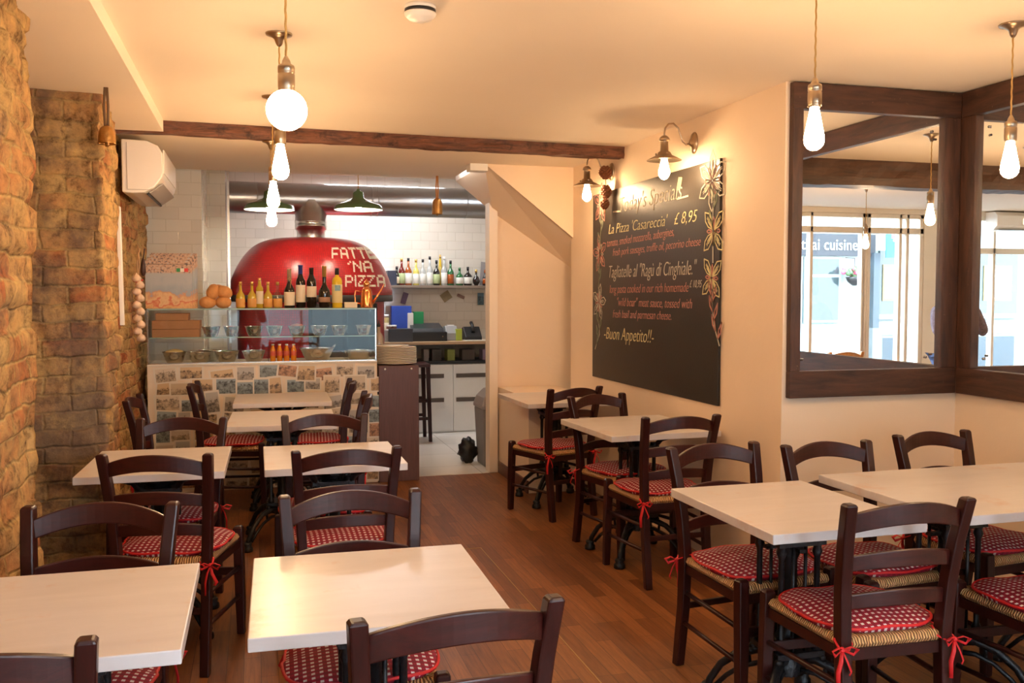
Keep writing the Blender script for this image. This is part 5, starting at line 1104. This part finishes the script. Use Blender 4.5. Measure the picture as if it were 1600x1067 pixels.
# clutter on the worktop
ZW = 0.987
def kbox(name, px0, px1, py0, Y, d, col, label, cat, z=ZW, rough=0.5, rz=0, py1=None):
    a = atY(px0, py0, Y); b_ = atY(px1, py0, Y); w = (b_.x-a.x)/2; h = a.z-z
    return tag(MB().box(-w, w, 0, d, 0, h).build(name, plain(name+' colour', col, rough), None, 0.004, loc=((a.x+b_.x)/2, Y, z), rot=(0, 0, rz)), label, cat)
kbox('blue_folder_box', 612, 643, 478, 10.10, 0.10, (0.02, 0.07, 0.42), 'blue box standing behind the jars on the kitchen worktop', 'box')
kbox('green_box', 646, 662, 487, 10.14, 0.06, (0.01, 0.22, 0.07), 'green box beside the blue one on the worktop', 'box')
kbox('white_paper_pad', 637, 646, 489, 10.08, 0.02, (0.7, 0.68, 0.62), 'white card leaning between blue and green boxes', 'card')
cs = empty('cash_register', (atY(672, 520, 9.85).x, 9.85, ZW)); tag(cs, 'black cash register with screen on the kitchen worktop', 'cash register')
MB().box(-0.21, 0.19, 0, 0.34, 0, 0.10).build('cash_drawer', M['black'], cs, 0.006)
MB().prism([(0.04, 0.10), (0.32, 0.10), (0.32, 0.19), (0.06, 0.135)], 0.34, Matrix(((0,0,1,-0.18),(1,0,0,0),(0,1,0,0),(0,0,0,1)))).build('keyboard_housing', plain('charcoal plastic', (0.03, 0.032, 0.036), 0.4), cs, 0.004)
MB().box(-0.06, 0.08, 0.10, 0.11, 0.14, 0.20, Matrix.Rotation(-0.4, 4, 'X')).build('screen', plain('grey screen', (0.30, 0.32, 0.28), 0.2), cs)
MB().lathe([(0.010, 0), (0.008, 0.004)], 12, M=Matrix.Translation((0.14, 0, 0.05)) @ Matrix.Rotation(PI/2, 4, 'X')).build('drawer_lock', M['steel'], cs)
kbox('laptop_tray', 608, 645, 514, 9.80, 0.22, (0.035, 0.04, 0.05), 'low dark tray left of the cash register', 'tray')
pr = empty('receipt_printer', (atY(706, 520, 9.98).x, 9.98, ZW)); tag(pr, 'grey receipt printer right of the cash register', 'printer')
MB().prism([(0, 0), (0.18, 0), (0.18, 0.15), (0.05, 0.16), (0, 0.08)], 0.13, Matrix(((0,0,1,-0.065),(1,0,0,0),(0,1,0,0),(0,0,0,1)))).build('printer_case', plain('grey case', (0.3, 0.3, 0.3), 0.35), pr, 0.005)
MB().box(-0.04, 0.04, 0.06, 0.10, 0.15, 0.17).build('paper_roll', M['white'], pr)
tp = empty('card_terminal', (atY(741, 520, 9.92).x, 9.92, ZW)); tag(tp, 'black telephone with handset at the right of the worktop', 'telephone')
MB().prism([(0, 0), (0.2, 0), (0.2, 0.13), (0.13, 0.15), (0, 0.04)], 0.19, Matrix(((0,0,1,-0.10),(1,0,0,0),(0,1,0,0),(0,0,0,1)))).build('phone_base', M['black'], tp, 0.008)
MB().tube([(0.0, 0.05, 0.09), (0, 0.10, 0.17), (0, 0.15, 0.19)], [0.02, 0.018, 0.022], 10).build('handset', M['black'], tp)
kbox('lime_cup', 713, 722, 514, 9.95, 0.06, (0.35, 0.42, 0.05), 'lime green cup between printer and telephone', 'cup')
tag(MB().box(-0.12, 0.12, 0, 0.2, 0, 0.006).build('paper_stack', M['paper'], loc=(atY(752, 528, 9.80).x-0.05, 9.78, ZW)), 'loose papers lying at the right of the worktop', 'paper')
for px, Y, t in ((612, 9.78, 'left'), (618.5, 9.80, 'right')):
    pass
jr = plain('hazelnut spread', (0.10, 0.03, 0.015), 0.3); jl = plain('jar label', (0.72, 0.66, 0.60), 0.5)
for px, z, t in ((609, ZW+0.075, 'left'), (617, ZW+0.075, 'right')):
    x = atY(px, 510, 9.84).x
    bottle('spread_jar', (x, 9.90, 1.065), [(0.026, 0), (0.029, 0.004), (0.029, 0.075), (0.026, 0.082)], jr, [(0.028, 0.080), (0.028, 0.100)], M['white'], (0.02, 0.06, 0.0300), jl, '%s of two white-lidded spread jars left on the worktop' % t, 'jar', 'spread jars on the worktop', seg=16)
kbox('jar_riser', 600, 625, 516, 9.86, 0.10, (0.30, 0.28, 0.26), 'low grey tin under the spread jars', 'box')
bottle('honey_jar', (atY(603, 490, 9.98).x, 10.02, ZW), [(0.036, 0), (0.038, 0.004), (0.038, 0.25), (0.034, 0.26)], plain('pale preserve', (0.55, 0.45, 0.2), 0.2), [(0.037, 0.258), (0.037, 0.29)], M['white'], (0.06, 0.2, 0.0385), lab, 'tall pale preserve jar with white lid beside the oven', 'jar')
# things under the worktop
for px0, px1, col, t in ((662, 670, (0.20, 0.17, 0.15), 'grey'), (675, 690, (0.04, 0.035, 0.03), 'black'), (699, 711, (0.25, 0.28, 0.06), 'lime green'), (722, 742, (0.07, 0.05, 0.04), 'dark brown'), (754, 770, (0.30, 0.22, 0.33), 'lilac')):
    kbox('storage_tub', px0, px1, 546, 9.80, 0.16, col, '%s storage tub under the worktop' % t, 'box', z=0.777)['group'] = 'storage tubs under the worktop'
# bin, bag, stool
bn = empty('swing_bin', (1.99, 7.80, 0.003)); tag(bn, 'grey swing-lid bin half hidden by the door jamb', 'bin')
MB().sweep([(0, 0, 0), (0, 0, 0.50)], [(0.22, 0.28), (0.26, 0.34)]).build('bin_body', M['grey'], bn, 0.012, 3)
MB().sweep([(0, 0, 0.50), (0, 0, 0.53), (0, 0, 0.60), (0, 0, 0.665)], [(0.275, 0.355), (0.275, 0.355), (0.23, 0.30), (0.12, 0.22)]).build('swing_lid', plain('grey lid', (0.32, 0.29, 0.29), 0.5), bn, 0.01, 3)
o = MB().ball((0, 0, 0), 0.09, 20, 14, (0.9, 0.9, 1.2)).build('black_bag', M['black'], loc=(1.795, 7.93, 0.105))
for v in o.data.vertices: v.co *= 1+0.45*noise.noise(v.co*26)
tag(o, 'crumpled black bag on the tiles beside the bin', 'bag')
so = empty('bar_stool', (1.50, 9.33, 0.003)); tag(so, 'dark wooden bar stool behind the dark end unit', 'stool')
for sx in (-1, 1):
    for sy in (-1, 1): MB().sweep([(sx*0.185, sy*0.165, 0), (sx*0.165, sy*0.145, 0.76)], [(0.035, 0.035), (0.042, 0.042)]).build('leg', M['darkwood'], so, 0.004)
for z in (0.22, 0.40):
    for a in (-0.162, 0.142): MB().box(-0.17, 0.17, a, a+0.02, z, z+0.03).build('stretcher', M['darkwood'], so)
MB().box(-0.19, 0.19, -0.17, 0.17, 0.755, 0.79).build('seat', M['slatwood'], so, 0.008)

# ------------------------------------------------------------------ added cool fill light under the kitchen ceiling, no lamp fitting there 
kl = area('kitchen_fill_light', (1.3, 9.6, 2.77), (0, 0, 0), 1.2, 0.3, 15, (0.95, 0.97, 1.0))

# ------------------------------------------------------------------ beside the shop window: one pale chair, and the photographer (an elbow shows in the mirror)
dw, sw = M['darkwood'], M['slatwood']; M['darkwood'] = wood('orange beech', (0.50, 0.22, 0.07), (0.62, 0.30, 0.11), 'Z', 5, 0.4); M['slatwood'] = M['darkwood']
oc_ = make_chair(); M['darkwood'], M['slatwood'] = dw, sw
oc_.name = 'beech_chair'; oc_.location = (0.78, -0.78, 0); oc_.rotation_euler = (0, 0, PI); tag(oc_, 'pale orange beech chair before the shop window, seen in the mirror', 'chair')
def skinned(name, verts, edges, radii, mat, parent, root=0, sub=2):
    me = bpy.data.meshes.new(name); me.from_pydata([Vector(v) for v in verts], edges, []); me.materials.append(mat); o = bpy.data.objects.new(name, me); COL.objects.link(o); o.parent = parent
    m = o.modifiers.new('skin', 'SKIN'); m.use_smooth_shade = True; sv = me.skin_vertices[0].data
    for i, r in enumerate(radii): sv[i].radius = r if hasattr(r, '__len__') else (r, r)
    sv[root].use_root = True
    s = o.modifiers.new('sub', 'SUBSURF'); s.levels = sub; s.render_levels = sub; return o
PX, PY = -0.13, -0.25
skin = plain('skin', (0.55, 0.32, 0.22), 0.5); jean = plain('blue denim', (0.06, 0.10, 0.22), 0.8, bump=0.3, bscale=150); knit = plain('patterned knit', (0.20, 0.16, 0.20), 0.9, var=0.7, scale=45, bump=0.4)
ph = empty('person', (PX, PY, 0)); tag(ph, 'person in patterned jumper and blue jeans holding up a camera, elbow seen in mirror', 'person')
# body: pelvis root, spine, neck, head core, legs, arms, hands with five fingers each
V = [(0, 0, 0.90), (0, 0.0, 1.05), (0, 0.0, 1.22), (0, 0.0, 1.33), (0, 0.01, 1.40), (0, 0.02, 1.46), (0, 0.03, 1.54)]; E_ = [(i, i+1) for i in range(6)]; Rr_ = [(0.14, 0.10), (0.125, 0.09), (0.14, 0.095), (0.10, 0.07), (0.052, 0.052), (0.070, 0.080), (0.070, 0.085)]
for s in (-1, 1):
    b0 = len(V)
    V += [(s*0.09, 0, 0.84), (s*0.11, 0.01, 0.48), (s*0.12, -0.02, 0.09), (s*0.125, 0.10, 0.03)]; E_ += [(0, b0), (b0, b0+1), (b0+1, b0+2), (b0+2, b0+3)]; Rr_ += [0.085, 0.055, 0.036, 0.030]
    b1 = len(V)
    hx = s*0.075
    V += [(s*0.17, 0, 1.32), (s*0.30-0.06, 0.10, 1.08), (s*0.13, 0.19, 1.38), (hx, 0.215, 1.42)]; E_ += [(3, b1), (b1, b1+1), (b1+1, b1+2), (b1+2, b1+3)]; Rr_ += [0.055, 0.040, 0.028, (0.034, 0.018)]
    for k in range(4):
        c = len(V); z = 1.395+k*0.019; V += [(s*0.060, 0.235, z), (s*0.042-s*0.004*abs(k-2), 0.252, z+0.002)]; E_ += [(b1+3, c), (c, c+1)]; Rr_ += [0.0085, 0.0075]
    c = len(V); V += [(s*0.062, 0.205, 1.385), (s*0.040, 0.205, 1.375)]; E_ += [(b1+3, c), (c, c+1)]; Rr_ += [0.010, 0.009]
skinned('body', V, E_, Rr_, skin, ph)
hd = MB(); hd.ball((0, 0.035, 1.53), 0.085, 24, 16, (0.86, 1.05, 1.28)); hd.ball((0, 0.125, 1.515), 0.013, 10, 8, (0.8, 1.2, 1.5))
for s in (-1, 1): hd.ball((s*0.075, 0.03, 1.525), 0.022, 10, 8, (0.35, 0.8, 1.3))
hd.build('head', skin, ph)
fc = MB()
for s in (-1, 1): fc.ball((s*0.03, 0.112, 1.545), 0.010, 10, 8)
fc.build('eyes', M['white'], ph); MB().ball((0, 0.115, 1.475), 0.020, 12, 8, (1.1, 0.4, 0.35)).build('mouth', plain('lips', (0.45, 0.14, 0.12), 0.5), ph)
MB().ball((0, 0.015, 1.565), 0.092, 24, 16, (0.92, 1.08, 1.18)).build('hair', plain('brown hair', (0.06, 0.03, 0.015), 0.6, bump=0.6), ph)
skinned('jumper', [(0, 0, 0.80), (0, 0, 1.05), (0, 0, 1.22), (0, 0, 1.335), (-0.17, 0, 1.325), (-0.365, 0.10, 1.075), (-0.155, 0.175, 1.355), (0.17, 0, 1.325), (0.235, 0.10, 1.075), (0.155, 0.175, 1.355)], [(0, 1), (1, 2), (2, 3), (3, 4), (4, 5), (5, 6), (3, 7), (7, 8), (8, 9)], [(0.165, 0.125), (0.150, 0.112), (0.160, 0.115), (0.11, 0.085), 0.072, 0.060, 0.042, 0.072, 0.060, 0.042], knit, ph)
skinned('jeans', [(0, 0, 0.90), (-0.09, 0, 0.80), (-0.11, 0.01, 0.48), (-0.12, -0.015, 0.10), (0.09, 0, 0.80), (0.11, 0.01, 0.48), (0.12, -0.015, 0.10)], [(0, 1), (1, 2), (2, 3), (0, 4), (4, 5), (5, 6)], [(0.155, 0.115), 0.098, 0.070, 0.055, 0.098, 0.070, 0.055], jean, ph)
for s in (-1, 1): MB().ball((s*0.125, 0.05, 0.045), 0.05, 16, 10, (0.95, 2.5, 0.88)).build('shoe', M['black'], ph)
pc_ = empty('photo_camera', (-0.10, -0.06, 1.38)); tag(pc_, 'black camera held up by the person at the front of the room', 'camera')
MB().box(-0.065, 0.065, -0.03, 0.02, 0, 0.085).box(-0.025, 0.025, -0.03, 0.015, 0.085, 0.11).build('camera_body', M['black'], pc_, 0.006)
MB().lathe([(0.033, 0), (0.033, 0.03), (0.030, 0.035)], 24, M=Matrix.Translation((0, 0.02, 0.04)) @ Matrix.Rotation(-PI/2, 4, 'X')).build('lens', M['black'], pc_)
